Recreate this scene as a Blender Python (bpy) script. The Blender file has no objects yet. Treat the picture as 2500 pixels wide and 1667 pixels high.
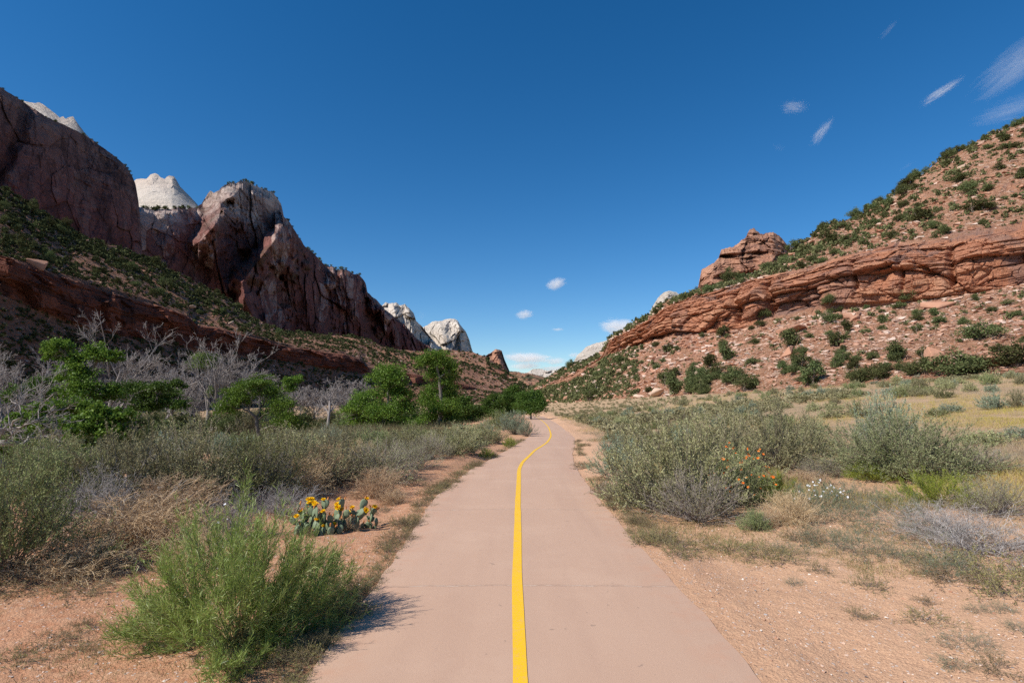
import bpy, bmesh, math
import numpy as np
from mathutils import Vector

SC = bpy.context.scene
COL = SC.collection
R = math.radians
A = np.array

# ---------------------------------------------------------------- camera model (photo is 2500 x 1667, 20 mm lens)
F = 2500 * 20 / 36.0
CX, CY, HOR, EYE = 1250.0, 833.5, 970.5, 1.6
TILT = math.atan((HOR - CY) / F)
CT, ST = math.cos(TILT), math.sin(TILT)


def ray(px, py):
    px, py = np.broadcast_arrays(np.asarray(px, float), np.asarray(py, float))
    a = (px - CX) / F
    b = (CY - py) / F
    return np.stack([a, CT - b * ST, ST + b * CT], -1)


def pt(px, py, Y):
    """point seen along a sight line at forward distance Y"""
    d = ray(px, py)
    P = d * (np.asarray(Y, float) / d[..., 1])[..., None]
    P[..., 2] += EYE
    return P


def project(P):
    P = np.asarray(P, float)
    x, y, z = P[..., 0], P[..., 1], P[..., 2] - EYE
    f = y * CT + z * ST
    u = -y * ST + z * CT
    return CX + F * x / f, CY - F * u / f


# ---------------------------------------------------------------- noise
def _h(ix, iy, iz, seed):
    n = (ix.astype(np.int64) * 374761393 + iy.astype(np.int64) * 668265263 + iz.astype(np.int64) * 2147483647 + seed * 974634777) & 0xFFFFFFFF
    n = ((n ^ (n >> 13)) * 1274126177) & 0xFFFFFFFF
    n = ((n ^ (n >> 16)) * 2246822519) & 0xFFFFFFFF
    return ((n ^ (n >> 15)) & 0xFFFFFF) / float(0xFFFFFF)


def hsh(a, b=0, seed=0):
    a, b = np.broadcast_arrays(np.asarray(a), np.asarray(b))
    return _h(a, b, a * 0, seed)


def vnoise(x, y, z, seed=0):
    x, y, z = np.broadcast_arrays(np.asarray(x, float), np.asarray(y, float), np.asarray(z, float))
    ix, iy, iz = np.floor(x), np.floor(y), np.floor(z)
    fx, fy, fz = x - ix, y - iy, z - iz
    ix, iy, iz = ix.astype(np.int64), iy.astype(np.int64), iz.astype(np.int64)
    u, v, w = [f * f * f * (f * (f * 6 - 15) + 10) for f in (fx, fy, fz)]
    r = 0
    for dx in (0, 1):
        wx = u if dx else 1 - u
        for dy in (0, 1):
            wy = v if dy else 1 - v
            for dz in (0, 1):
                wz = w if dz else 1 - w
                r = r + wx * wy * wz * _h(ix + dx, iy + dy, iz + dz, seed)
    return r * 2 - 1


def fbm(x, y, z, oct=4, seed=0, gain=0.5, ridge=False):
    r, a, f, tot = 0, 1.0, 1.0, 0
    for o in range(oct):
        n = vnoise(x * f + o * 17.3, y * f - o * 9.1, z * f + o * 5.7, seed + o)
        if ridge:
            n = 1 - 2 * np.abs(n)
        r = r + a * n
        tot += a
        a *= gain
        f *= 2.03
    return r / tot


def facets(s, h, ws, wh, seed, tilt=0.8):
    """broken rock: each cell is a plane with its own offset and slant; returns (offset, distance to the cell edge)"""
    a, b = np.broadcast_arrays(s / ws, h / wh)
    ia, ib = np.floor(a).astype(np.int64), np.floor(b).astype(np.int64)
    f1 = np.full(a.shape, 1e9)
    f2 = f1.copy()
    d = np.zeros(a.shape)
    for i in (-1, 0, 1):
        for j in (-1, 0, 1):
            ci, cj = ia + i, ib + j
            cx = ci + 0.5 + 0.42 * (2 * hsh(ci, cj, seed) - 1)
            cy = cj + 0.5 + 0.42 * (2 * hsh(ci, cj, seed + 1) - 1)
            q = (a - cx) ** 2 + (b - cy) ** 2
            v = hsh(ci, cj, seed + 2) - 0.5 + tilt * ((hsh(ci, cj, seed + 3) - 0.5) * (a - cx) + (hsh(ci, cj, seed + 4) - 0.35) * (cy - b))
            m = q < f1
            f2 = np.where(m, f1, np.minimum(f2, q))
            d = np.where(m, v, d)
            f1 = np.where(m, q, f1)
    return d, np.sqrt(f2) - np.sqrt(f1)


def sst(a, b, x):
    t = np.clip((x - a) / (b - a), 0, 1)
    return t * t * (3 - 2 * t)


def norm(v):
    return v / (np.linalg.norm(v, axis=-1, keepdims=True) + 1e-9)


# ---------------------------------------------------------------- meshes
def make_mesh(name, V, faces, mat=None, smooth=False, attrs=None):
    """faces: list of integer arrays (n, k) ; attrs: {name: per-vertex float array}"""
    me = bpy.data.meshes.new(name)
    V = np.asarray(V, np.float32).reshape(-1, 3)
    if not isinstance(faces, (list, tuple)):
        faces = [faces]
    me.vertices.add(len(V))
    me.vertices.foreach_set('co', V.ravel())
    li = np.concatenate([f.ravel() for f in faces]).astype(np.int32)
    starts, o = [], 0
    for f in faces:
        starts.append(o + np.arange(len(f)) * f.shape[1])
        o += f.size
    starts = np.concatenate(starts).astype(np.int32)
    me.loops.add(len(li))
    me.loops.foreach_set('vertex_index', li)
    me.polygons.add(len(starts))
    me.polygons.foreach_set('loop_start', starts)
    me.polygons.foreach_set('use_smooth', np.full(len(starts), smooth))
    for k, v in (attrs or {}).items():
        at = me.attributes.new(k, 'FLOAT', 'POINT')
        at.data.foreach_set('value', np.asarray(v, np.float32).ravel())
    me.update(calc_edges=True)
    if mat:
        me.materials.append(mat)
    return me


class MB:
    """collects pieces of one mesh"""
    def __init__(s):
        s.V, s.F, s.r, s.n = [], {}, [], 0

    def add(s, V, F, rnd=None):
        V = np.asarray(V, float).reshape(-1, 3)
        s.V.append(V)
        s.F.setdefault(F.shape[1], []).append(F + s.n)
        s.r.append(np.full(len(V), 0.5) if rnd is None else np.broadcast_to(np.asarray(rnd, float), (len(V),)) if np.ndim(rnd) < 1 else np.asarray(rnd, float))
        s.n += len(V)
        return s

    def mesh(s, name, mat, smooth=False):
        return make_mesh(name, np.concatenate(s.V), [np.concatenate(f) for f in s.F.values()], mat, smooth, {'rnd': np.concatenate(s.r)})


def link(name, me, parent=None, loc=None, rotz=0, scale=None):
    o = bpy.data.objects.new(name, me)
    COL.objects.link(o)
    if parent:
        o.parent = parent
    if loc is not None:
        o.location = [float(c) for c in loc]
    if rotz:
        o.rotation_euler[2] = rotz
    if scale is not None:
        o.scale = (scale,) * 3 if np.ndim(scale) == 0 else [float(c) for c in scale]
    return o


def tag(o, label, cat, group=None, kind=None):
    o['label'] = label
    o['category'] = cat
    if group:
        o['group'] = group
    if kind:
        o['kind'] = kind
    return o


def thing(kit, name, label, cat, group=None, loc=(0, 0, 0), rotz=0, scale=1, tilt=0):
    """kit: {part name: mesh} -> an Empty at the base with one child per part; a kit of one mesh becomes that mesh itself"""
    if len(kit) == 1:
        o = link(name, list(kit.values())[0], None, loc, rotz, scale)
    else:
        o = link(name, None, None, loc, rotz, scale)
        o.empty_display_size = 0.2
        for k, me in kit.items():
            for m in (me if isinstance(me, list) else [me]):
                link(k, m, o)
    if tilt:
        o.rotation_euler[0] = tilt
    return tag(o, label, cat, group)


# ---------------------------------------------------------------- plant building blocks
def grow(rg, S, D, L, K, wob, up):
    N = len(S)
    P = np.zeros((N, K, 3))
    P[:, 0] = S
    d = norm(D)
    L = np.broadcast_to(L, (N,))
    for k in range(1, K):
        d = norm(d + rg.normal(0, wob, (N, 3)) + A([0, 0, up]))
        P[:, k] = P[:, k - 1] + d * (L / (K - 1))[:, None]
    return P


def spawn(rg, P, n, t0, t1, ang, sd=0.2):
    N, K, _ = P.shape
    idx = np.repeat(np.arange(N), n)
    t = rg.uniform(t0, t1, N * n) * (K - 1)
    i = np.minimum(t.astype(int), K - 2)
    f = (t - i)[:, None]
    S = P[idx, i] * (1 - f) + P[idx, i + 1] * f
    tan = norm(P[idx, i + 1] - P[idx, i])
    perp = norm(np.cross(tan, rg.normal(size=(N * n, 3))))
    a = rg.normal(ang, sd, N * n)[:, None]
    return S, tan * np.cos(a) + perp * np.sin(a), idx, t / (K - 1)


def tubes(P, r0, r1, sides=3):
    N, K, _ = P.shape
    r0 = np.broadcast_to(r0, (N,))[:, None]
    r1 = np.broadcast_to(r1, (N,))[:, None]
    r = r0 + (r1 - r0) * np.linspace(0, 1, K)[None]
    T = norm(np.gradient(P, axis=1))
    ref = np.where(np.abs(T[..., 2:3]) > 0.9, A([1.0, 0, 0]), A([0, 0, 1.0]))
    a = norm(np.cross(T, ref))
    b = np.cross(T, a)
    th = np.arange(sides) * 2 * math.pi / sides
    V = P[:, :, None] + r[:, :, None, None] * (a[:, :, None] * np.cos(th)[:, None] + b[:, :, None] * np.sin(th)[:, None])
    n, k, s = np.meshgrid(np.arange(N), np.arange(K - 1), np.arange(sides), indexing='ij')
    s2 = (s + 1) % sides
    base = (n * K + k) * sides
    Fq = np.stack([base + s, base + s2, base + sides + s2, base + sides + s], -1).reshape(-1, 4)
    return V.reshape(-1, 3), Fq


def blades(rg, B, D, L, W, wide=0.45, bend=0.0):
    """pointed leaves: one diamond quad each"""
    N = len(B)
    D = norm(D)
    L = np.broadcast_to(L, (N,))[:, None]
    W = np.broadcast_to(W, (N,))[:, None]
    s = norm(np.cross(D, rg.normal(size=(N, 3))))
    up = np.cross(s, D)
    M = B + D * L * wide
    tip = B + D * L + up * L * bend
    V = np.stack([B, M + s * W / 2, tip, M - s * W / 2], 1)
    return V.reshape(-1, 3), np.arange(N * 4).reshape(N, 4)


def rep(x, k=4):
    return np.repeat(np.asarray(x, float), k)


def unit(rg, n, up=0.0):
    v = norm(rg.normal(size=(n, 3)))
    v[:, 2] += up
    return norm(v)


# ---------------------------------------------------------------- materials
class NT:
    def __init__(s, name):
        s.m = bpy.data.materials.new(name)
        s.m.use_nodes = True
        s.t = s.m.node_tree
        s.t.nodes.clear()

    def n(s, typ, ins=None, **kw):
        nd = s.t.nodes.new('ShaderNode' + typ)
        for k, v in kw.items():
            setattr(nd, k, v)
        for k, v in (ins or {}).items():
            sock = nd.inputs[k]
            if isinstance(v, bpy.types.NodeSocket):
                s.t.links.new(v, sock)
            else:
                sock.default_value = v if not (isinstance(v, tuple) and len(v) == 3 and sock.type == 'RGBA') else (*v, 1)
        return nd

    def noise(s, vec, scale, detail=4, rough=0.55, dist=0.0):
        return s.n('TexNoise', {'Vector': vec, 'Scale': scale, 'Detail': detail, 'Roughness': rough, 'Distortion': dist}).outputs['Fac']

    def ramp(s, fac, stops, interp='LINEAR'):
        nd = s.n('ValToRGB', {'Fac': fac})
        cr = nd.color_ramp
        cr.interpolation = interp
        while len(cr.elements) < len(stops):
            cr.elements.new(0.5)
        for e, (p, c) in zip(cr.elements, stops):
            e.position = p
            e.color = (c, c, c, 1) if np.ndim(c) == 0 else (*c, 1)
        return nd.outputs[0]

    def mix(s, f, a, b, blend='MIX'):
        nd = s.n('Mix', data_type='RGBA', blend_type=blend)
        for sock, v in ((nd.inputs[0], f), (nd.inputs[6], a), (nd.inputs[7], b)):
            if isinstance(v, bpy.types.NodeSocket):
                s.t.links.new(v, sock)
            else:
                sock.default_value = (*v, 1) if np.ndim(v) else v
        return nd.outputs[2]

    def math(s, op, a, b=0.0, clamp=False):
        nd = s.n('Math', operation=op, use_clamp=clamp)
        for i, v in enumerate((a, b)):
            if isinstance(v, bpy.types.NodeSocket):
                s.t.links.new(v, nd.inputs[i])
            else:
                nd.inputs[i].default_value = v
        return nd.outputs[0]

    def pos(s, scale=(1, 1, 1)):
        tc = s.n('TexCoord').outputs['Object']
        return s.n('Mapping', {'Vector': tc, 'Scale': scale}).outputs[0]

    def attr(s, name):
        return s.n('Attribute', attribute_name=name).outputs['Fac']

    def out(s, shader, vol=False):
        o = s.n('OutputMaterial')
        s.t.links.new(shader, o.inputs['Volume' if vol else 'Surface'])
        return s.m

    def bsdf(s, col, rough=0.85, normal=None, spec=0.2):
        ins = {'Base Color': col, 'Roughness': rough, 'Specular IOR Level': spec}
        if normal is not None:
            ins['Normal'] = normal
        return s.n('BsdfPrincipled', ins).outputs[0]

    def bump(s, h, strength, dist):
        return s.n('Bump', {'Height': h, 'Strength': strength, 'Distance': dist}).outputs[0]


def mat_leaf(name, cols, trans=0.3, gloss=0.0, hue_var=0.03, val_var=0.25):
    """leaf material: ramp over the leaf's own random value, shifted per plant"""
    t = NT(name)
    n = len(cols)
    c = t.ramp(t.attr('rnd'), [(i / max(n - 1, 1), k) for i, k in enumerate(cols)])
    r = t.n('ObjectInfo').outputs['Random']
    v = t.math('MULTIPLY_ADD', r, val_var)
    v.node.inputs[2].default_value = 1 - val_var / 2
    hu = t.math('MULTIPLY_ADD', r, hue_var)
    hu.node.inputs[2].default_value = 0.5 - hue_var / 2
    c = t.n('HueSaturation', {'Hue': hu, 'Value': v, 'Color': c}).outputs[0]
    d = t.n('BsdfDiffuse', {'Color': c}).outputs[0]
    if trans > 0:
        tr = t.n('BsdfTranslucent', {'Color': c}).outputs[0]
        d = t.n('MixShader', {0: trans, 1: d, 2: tr}).outputs[0]
    if gloss > 0:
        g = t.n('BsdfGlossy', {'Color': (1, 1, 1), 'Roughness': 0.45}).outputs[0]
        d = t.n('MixShader', {0: gloss, 1: d, 2: g}).outputs[0]
    return t.out(d)


def mat_bark(name, c1, c2, scale=12):
    t = NT(name)
    c = t.mix(t.noise(t.pos((1, 1, 0.3)), scale, 3), c1, c2)
    return t.out(t.n('BsdfDiffuse', {'Color': c}).outputs[0])


# ---------------------------------------------------------------- camera, sun, sky
cam = bpy.data.cameras.new('camera')
cam.lens, cam.sensor_width, cam.clip_start, cam.clip_end = 20, 36, 0.05, 60000
camo = link('camera', cam)
camo.location = (0, 0, EYE)
camo.rotation_euler = (math.pi / 2 + TILT, 0, 0)
SC.camera = camo

SUN_EL = R(43)
SUN_H = norm(A([-0.87, -0.49]))                      # horizontal direction towards the sun
SUN = A([SUN_H[0] * math.cos(SUN_EL), SUN_H[1] * math.cos(SUN_EL), math.sin(SUN_EL)])
sl = bpy.data.lights.new('sun', 'SUN')
sl.energy, sl.angle, sl.color = 4.6, R(0.53), (1.0, 0.945, 0.87)
so = link('sun', sl)
so.rotation_euler = Vector(-SUN).to_track_quat('-Z', 'Y').to_euler()

w = bpy.data.worlds.new('World')
SC.world = w
w.use_nodes = True
wt = w.node_tree
wt.nodes.clear()
sky = wt.nodes.new('ShaderNodeTexSky')
sky.sky_type = 'NISHITA'
sky.sun_disc = False
sky.sun_elevation = SUN_EL
sky.sun_rotation = math.atan2(SUN_H[0], SUN_H[1])
sky.altitude = 1300
sky.air_density = 1.0
sky.dust_density = 0.25
sky.ozone_density = 3.0
gam = wt.nodes.new('ShaderNodeHueSaturation')
gam.inputs['Saturation'].default_value = 1.34
bg = wt.nodes.new('ShaderNodeBackground')
bg.inputs['Strength'].default_value = 0.096
wo = wt.nodes.new('ShaderNodeOutputWorld')
wt.links.new(sky.outputs[0], gam.inputs['Color'])
wt.links.new(gam.outputs[0], bg.inputs[0])
wt.links.new(bg.outputs[0], wo.inputs[0])

vs = SC.view_settings
vs.view_transform, vs.look, vs.exposure, vs.gamma = 'Standard', 'None', 0.4, 1.0
SC.display_settings.display_device = 'sRGB'
cy = SC.cycles
cy.max_bounces, cy.diffuse_bounces, cy.glossy_bounces, cy.transmission_bounces = 6, 3, 2, 4
cy.transparent_max_bounces, cy.volume_bounces = 12, 2
cy.use_denoising = False

# ================================================================ TERRAIN
PL = A([(744, 1667), (882, 1488), (957, 1382), (1063, 1217), (1146, 1150), (1221, 1109), (1259, 1088), (1294, 1065), (1299, 1036), (1292, 1024), (1284, 1019)], float)
PR = A([(1855, 1667), (1701, 1488), (1573, 1350), (1488, 1254), (1424, 1174), (1402, 1135), (1396, 1109), (1403, 1071), (1385, 1052), (1351, 1027), (1332, 1018)], float)
PM = A([(1270, 1667), (1266, 1540), (1262, 1424), (1264, 1233), (1267, 1150), (1275, 1132), (1305, 1102), (1336, 1082), (1345, 1066), (1336, 1040), (1311, 1019)], float)


def pathz(y):
    return -0.0195 * (np.sqrt((np.clip(y, -20, 130) - 9) ** 2 + 9) + (np.clip(y, -20, 130) - 9)) / 2


def on_path(px, py):
    d = ray(px, py)
    ys = np.exp(np.linspace(math.log(1.5), math.log(160), 4000))
    z = EYE + ys[None] * (d[:, 2] / d[:, 1])[:, None]
    i = np.argmax(z < pathz(ys)[None], 1)
    i = np.where((z < pathz(ys)[None]).any(1), i, len(ys) - 1)
    y = ys[i]
    return y * d[:, 0] / d[:, 1], y


def edge(P):
    x, y = on_path(P[:, 0], P[:, 1])
    k = np.argsort(y)
    x, y = x[k], y[k]
    lu = np.linspace(math.log(1.5), math.log(150), 600)
    xx = np.interp(lu, np.log(y), x)
    s = (x[1] - x[0]) / (y[1] - y[0])
    xx = np.where(lu < math.log(y[0]), x[0] + s * (np.exp(lu) - y[0]) * 0.3, xx)
    e = (x[-1] - x[-2]) / (y[-1] - y[-2])
    xx = np.where(lu > math.log(y[-1]), x[-1] + e * (np.exp(lu) - y[-1]), xx)
    kz = np.exp(-np.linspace(-2.2, 2.2, 25) ** 2)
    xx = np.convolve(np.pad(xx, 12, mode='edge'), kz / kz.sum(), 'valid')
    return lambda q: np.where(q < 1.5, xx[0], np.interp(np.log(np.maximum(q, 1.5)), lu, xx))


xl, xr, xm = edge(PL), edge(PR), edge(PM)


def gz(x, y, fine=False):
    x, y = np.asarray(x, float), np.asarray(y, float)
    sp = (np.sqrt((x - 8) ** 2 + 12) + (x - 8)) / 2
    rise = 0.088 * np.minimum(sp, 75)
    left = -1.7 * sst(-9, -18, x + 1.2 * vnoise(y * 0.12, 0, 0, 5)) * sst(2, 12, y + 6)
    d = pathz(y) * (1 - sst(8, 32, x)) * (1 - 0.75 * sst(-8, -22, x))
    z = d + rise + left
    off = np.maximum(xl(y) - x, x - xr(y))                         # distance outside the path
    m = sst(0.0, 0.7, off)
    z = z + m * (0.05 * vnoise(x * 0.5, y * 0.5, 0, 1) + 0.10 * vnoise(x * 0.13, y * 0.13, 3, 2)) - 0.022 * (1 - sst(0.05, 0.3, np.abs(off))) - 0.10 * (1 - sst(-0.30, -0.12, off))
    z = z + 0.035 * np.exp(-((off - 0.9) / 0.6) ** 2) * (0.5 + vnoise(x * 0.9, y * 0.9, 8, 6))
    if fine:
        z = z + sst(0.02, 0.25, off) * 0.012 * fbm(x * 5, y * 5, 0, 3, 9)
    return z


def gp(px, py):
    """ground point on the sight line (px, py)"""
    px, py = np.atleast_1d(np.asarray(px, float)), np.atleast_1d(np.asarray(py, float))
    d = ray(px, py)
    ys = np.exp(np.linspace(math.log(1.5), math.log(220), 2500))
    out = []
    for i in range(len(px)):
        x = ys * d[i, 0] / d[i, 1]
        z = EYE + ys * d[i, 2] / d[i, 1]
        hit = z < gz(x, ys)
        k = int(np.argmax(hit)) if hit.any() else len(ys) - 1
        out.append((x[k], ys[k], gz(x[k], ys[k])))
    return A(out)


def grid_faces(nr, nc):
    i, j = np.meshgrid(np.arange(nr - 1), np.arange(nc - 1), indexing='ij')
    b = (i * nc + j).ravel()
    return np.stack([b, b + 1, b + nc + 1, b + nc], -1)


# ---- ground material
t = NT('soil')
p = t.pos()
n1 = t.noise(p, 0.35, 5)
n2 = t.noise(p, 9.0, 4, 0.6)
n3 = t.noise(p, 60.0, 3, 0.7)
lr = t.math('MULTIPLY_ADD', t.n('SeparateXYZ', {0: p}).outputs[0], 0.22, True)
lr.node.inputs[2].default_value = 0.35
c = t.mix(lr, t.mix(n1, (0.46, 0.19, 0.095), (0.46, 0.255, 0.145)), t.mix(n1, (0.67, 0.385, 0.225), (0.63, 0.42, 0.265)))
c = t.mix(t.ramp(n2, [(0.35, 0.0), (0.65, 0.65)]), c, (0.60, 0.37, 0.225))
c = t.mix(t.ramp(n3, [(0.40, 0.45), (0.56, 0.0)]), c, (0.34, 0.18, 0.11))
vor = t.n('TexVoronoi', {'Vector': p, 'Scale': 38.0, 'Randomness': 1.0})
pick = t.math('GREATER_THAN', t.n('SeparateColor', {0: vor.outputs['Color']}).outputs[0], 0.86)
spot = t.math('MULTIPLY', pick, t.math('LESS_THAN', vor.outputs['Distance'], 0.33))
c = t.mix(spot, c, (0.62, 0.50, 0.42))
dry = t.attr('dry')
c = t.mix(t.math('MULTIPLY', dry, t.ramp(t.noise(p, 1.3, 5), [(0.3, 0.35), (0.7, 1.0)])), c,
          t.mix(t.noise(p, 0.12, 4), (0.34, 0.26, 0.155), (0.27, 0.21, 0.13)))
bh = t.math('ADD', t.math('MULTIPLY', n2, 1.0), t.math('MULTIPLY', n3, 0.55))
bh = t.math('ADD', bh, t.math('MULTIPLY', spot, 0.6))
M_SOIL = t.out(t.bsdf(c, 0.95, t.bump(bh, 0.9, 0.03), 0.1))

yy = np.concatenate([np.linspace(-300, -12, 12), np.linspace(-8, 1.8, 14), np.arange(2, 14, 0.065), 14 * 1.035 ** np.arange(1, 215)])
xh = np.concatenate([np.arange(0, 7, 0.075), 7 * 1.045 ** np.arange(1, 182)])
xx = np.concatenate([-xh[:0:-1], xh])
X, Y = np.meshgrid(xx, yy)
Z = gz(X, Y, True)
dryv = np.maximum(sst(6.0, 12.0, X + 1.5 * vnoise(X * 0.3, Y * 0.3, 0, 3)) * sst(5.0, 9.0, Y + 1.3 * vnoise(X * 0.4, Y * 0.4, 7, 3)), sst(-7, -12, X))
dryv = np.maximum(dryv, sst(9, 16, Y) * sst(1.2, 2.5, X - xr(Y)) * 0.8)
tag(link('ground', make_mesh('ground', np.stack([X, Y, Z], -1), grid_faces(len(yy), len(xx)), M_SOIL, True, {'dry': dryv})),
    'reddish sandy desert soil on both sides of the paved path', 'ground', kind='structure')

# ---- paved path
t = NT('path_concrete')
p = t.pos()
c = t.mix(t.noise(p, 0.7, 4), (0.50, 0.32, 0.22), (0.57, 0.385, 0.275))
c = t.mix(t.ramp(t.noise(p, 260, 2, 0.8), [(0.38, 0.45), (0.6, 0.0)]), c, (0.36, 0.215, 0.14))
c = t.mix(t.ramp(t.noise(p, 2.2, 5, 0.7), [(0.55, 0.0), (0.75, 0.35)]), c, (0.42, 0.27, 0.19))
c = t.mix(t.ramp(t.noise(p, 14, 2, 0.5), [(0.72, 0.0), (0.76, 0.6)]), c, (0.28, 0.19, 0.14))
c = t.mix(t.ramp(t.noise(t.pos((1.6, 0.12, 1)), 1.5, 5, 0.6), [(0.46, 0.0), (0.7, 0.35)]), c, (0.40, 0.25, 0.175))
c = t.mix(t.ramp(t.noise(p, 0.55, 6, 0.75), [(0.50, 0.0), (0.68, 0.4)]), c, (0.60, 0.41, 0.29))
ed = t.attr('edge')
c = t.mix(t.math('MULTIPLY', ed, t.ramp(t.noise(p, 5, 5, 0.7), [(0.46, 0.0), (0.66, 0.65)])), c, (0.50, 0.28, 0.18))
vk = t.n('TexVoronoi', {'Vector': p, 'Scale': 22.0}).outputs['Distance']
c = t.mix(t.math('MULTIPLY', t.math('LESS_THAN', vk, 0.07), t.ramp(t.noise(p, 1.1, 3), [(0.55, 0.0), (0.6, 0.8)])), c, (0.12, 0.08, 0.06))
yv = t.n('SeparateXYZ', {0: p}).outputs[1]
wob = t.math('MULTIPLY', t.math('SUBTRACT', t.noise(p, 4, 5, 0.7), 0.5), 0.10)
fr = t.math('PINGPONG', t.math('ADD', t.math('SUBTRACT', yv, 4.96), wob), 1.67)
jt = t.math('LESS_THAN', fr, 0.009)
c = t.mix(t.math('MULTIPLY', jt, t.ramp(t.noise(p, 7, 2), [(0.42, 0.15), (0.55, 0.9)])), c, (0.62, 0.47, 0.36))
jd = t.math('LESS_THAN', t.math('ABSOLUTE', t.math('SUBTRACT', fr, 0.012)), 0.005)
c = t.mix(t.math('MULTIPLY', jd, 0.6), c, (0.22, 0.13, 0.09))
bh = t.math('ADD', t.noise(p, 150, 3, 0.7), t.math('MULTIPLY', jt, -1.2))
M_PATH = t.out(t.bsdf(c, 0.8, t.bump(bh, 0.35, 0.006), 0.25))
t = NT('yellow_paint')
p = t.pos()
c = t.mix(t.noise(p, 3, 5, 0.7), (0.80, 0.44, 0.008), (0.86, 0.52, 0.015))
c = t.mix(t.ramp(t.noise(p, 90, 3, 0.7), [(0.52, 0.0), (0.66, 0.55)]), c, (0.55, 0.33, 0.13))
c = t.mix(t.ramp(t.noise(p, 11, 6, 0.75), [(0.56, 0.0), (0.66, 0.6)]), c, (0.62, 0.38, 0.16))
M_YEL = t.out(t.bsdf(c, 0.6, t.bump(t.noise(p, 150, 3, 0.7), 0.3, 0.004), 0.3))

ys = np.concatenate([np.linspace(-6, 2.4, 18), np.exp(np.linspace(math.log(2.5), math.log(110), 260))])
us = np.linspace(0, 1, 15)
px_ = xl(ys)[:, None] * (1 - us) + xr(ys)[:, None] * us
jag = 0.018 * vnoise(ys * 3, 0, 0, 4)
px_[:, 0] -= jag
px_[:, -1] += 0.018 * vnoise(ys * 3, 5, 0, 4)
pz = (pathz(ys)[:, None] + 0.03 + 0.012 * np.sin(us * math.pi)[None]) * np.ones_like(px_)
top = np.stack([px_, ys[:, None] * np.ones_like(px_), pz], -1)
low = top[:, [0, -1]].copy()
low[..., 2] -= 0.12
full = np.concatenate([low[:, :1], top, low[:, 1:]], 1)
path = tag(link('path', make_mesh('path', full, grid_faces(len(ys), 17), M_PATH, False, {'edge': np.tile(np.interp(np.arange(17), [0, 1, 2, 3, 13, 14, 15, 16], [1, 1, 0.75, 0, 0, 0.75, 1, 1]), len(ys))})),
           'pinkish concrete walking path curving away through the sagebrush', 'path', kind='structure')
wl = 0.043 + 0.002 * vnoise(ys * 2, 0, 0, 8)
cz = pathz(ys) + 0.03 + 0.012 * np.sin(np.clip((xm(ys) - xl(ys)) / (xr(ys) - xl(ys)), 0, 1) * math.pi) + 0.004
st = np.stack([np.stack([xm(ys) - wl, ys, cz], -1), np.stack([xm(ys) + wl, ys, cz], -1)], 1)
k = (ys > 1.2) & (ys < 104)
link('centre_line', make_mesh('centre_line', st[k], grid_faces(int(k.sum()), 2), M_YEL), path)


# ================================================================ HILLS AND MOUNTAINS
def railf(pts, cols):
    """pts: (px, py, Y) or (px, ('z', z), Y) -> world points along the columns"""
    a = [q[0] for q in pts]
    zm = isinstance(pts[0][1], tuple)
    py = np.interp(cols, a, [q[1][1] if zm else q[1] for q in pts])
    Yv = np.interp(cols, a, [q[2] for q in pts])
    if zm:
        P = pt(cols, 970.5, Yv)
        P[:, 2] = py
        return P
    return pt(cols, py, Yv)


def loft(rails, rows, cols, prof=None):
    """stack of rails -> grid of points with section index + fraction"""
    RP = [railf(r, cols) for r in rails]
    out, sec = [], []
    for i, n in enumerate(rows):
        for k in range(n):
            f = k / n
            g = prof[i](f) if prof and prof[i] else f
            if np.ndim(g):
                P = RP[i].copy()
                P = P + (RP[i + 1] - RP[i]) * g[1]
                P[:, 2] = RP[i][:, 2] + (RP[i + 1][:, 2] - RP[i][:, 2]) * g[0]
            else:
                P = RP[i] * (1 - g) + RP[i + 1] * g
            out.append(P)
            sec.append(i + f)
    out.append(RP[-1])
    sec.append(len(rows))
    return np.stack(out), A(sec)[:, None] * np.ones((1, len(cols)))


def strata(sx, h, seed, layers, jw=0.35):
    """protrusion of bedded, jointed rock"""
    out = 0
    hw = h + 0.5 * fbm(sx * 0.03, h * 0.05, 0, 3, seed) + 0.25 * vnoise(sx * 0.2, h * 0.3, 0, seed + 3)
    for q, (th, amp, bl) in enumerate(layers):
        a = hw / th + 0.37 * q
        li = np.floor(a)
        fr = a - li
        j = hsh(li.astype(np.int64), q, seed)
        b = sx / bl * (0.7 + 0.6 * j) + j * 31 + 0.25 * vnoise(sx / bl * 1.7, h * 0.4, q, seed + 5)
        bi = np.floor(b)
        fx = b - bi
        val = hsh(li.astype(np.int64) * 131 + bi.astype(np.int64), q, seed + 1) * (1 - jw) + j * jw
        e = np.minimum(1, np.minimum(fr, 1 - fr) / 0.06) ** 0.6 * (0.35 + 0.65 * np.minimum(1, np.minimum(fx, 1 - fx) / 0.035))
        out = out + amp * ((val - 0.2) * e - 0.25 * (1 - e))
    return out


def along(P, nrm_h):
    tx = A([nrm_h[1], -nrm_h[0]])
    return P[..., 0] * tx[0] + P[..., 1] * tx[1]


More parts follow.
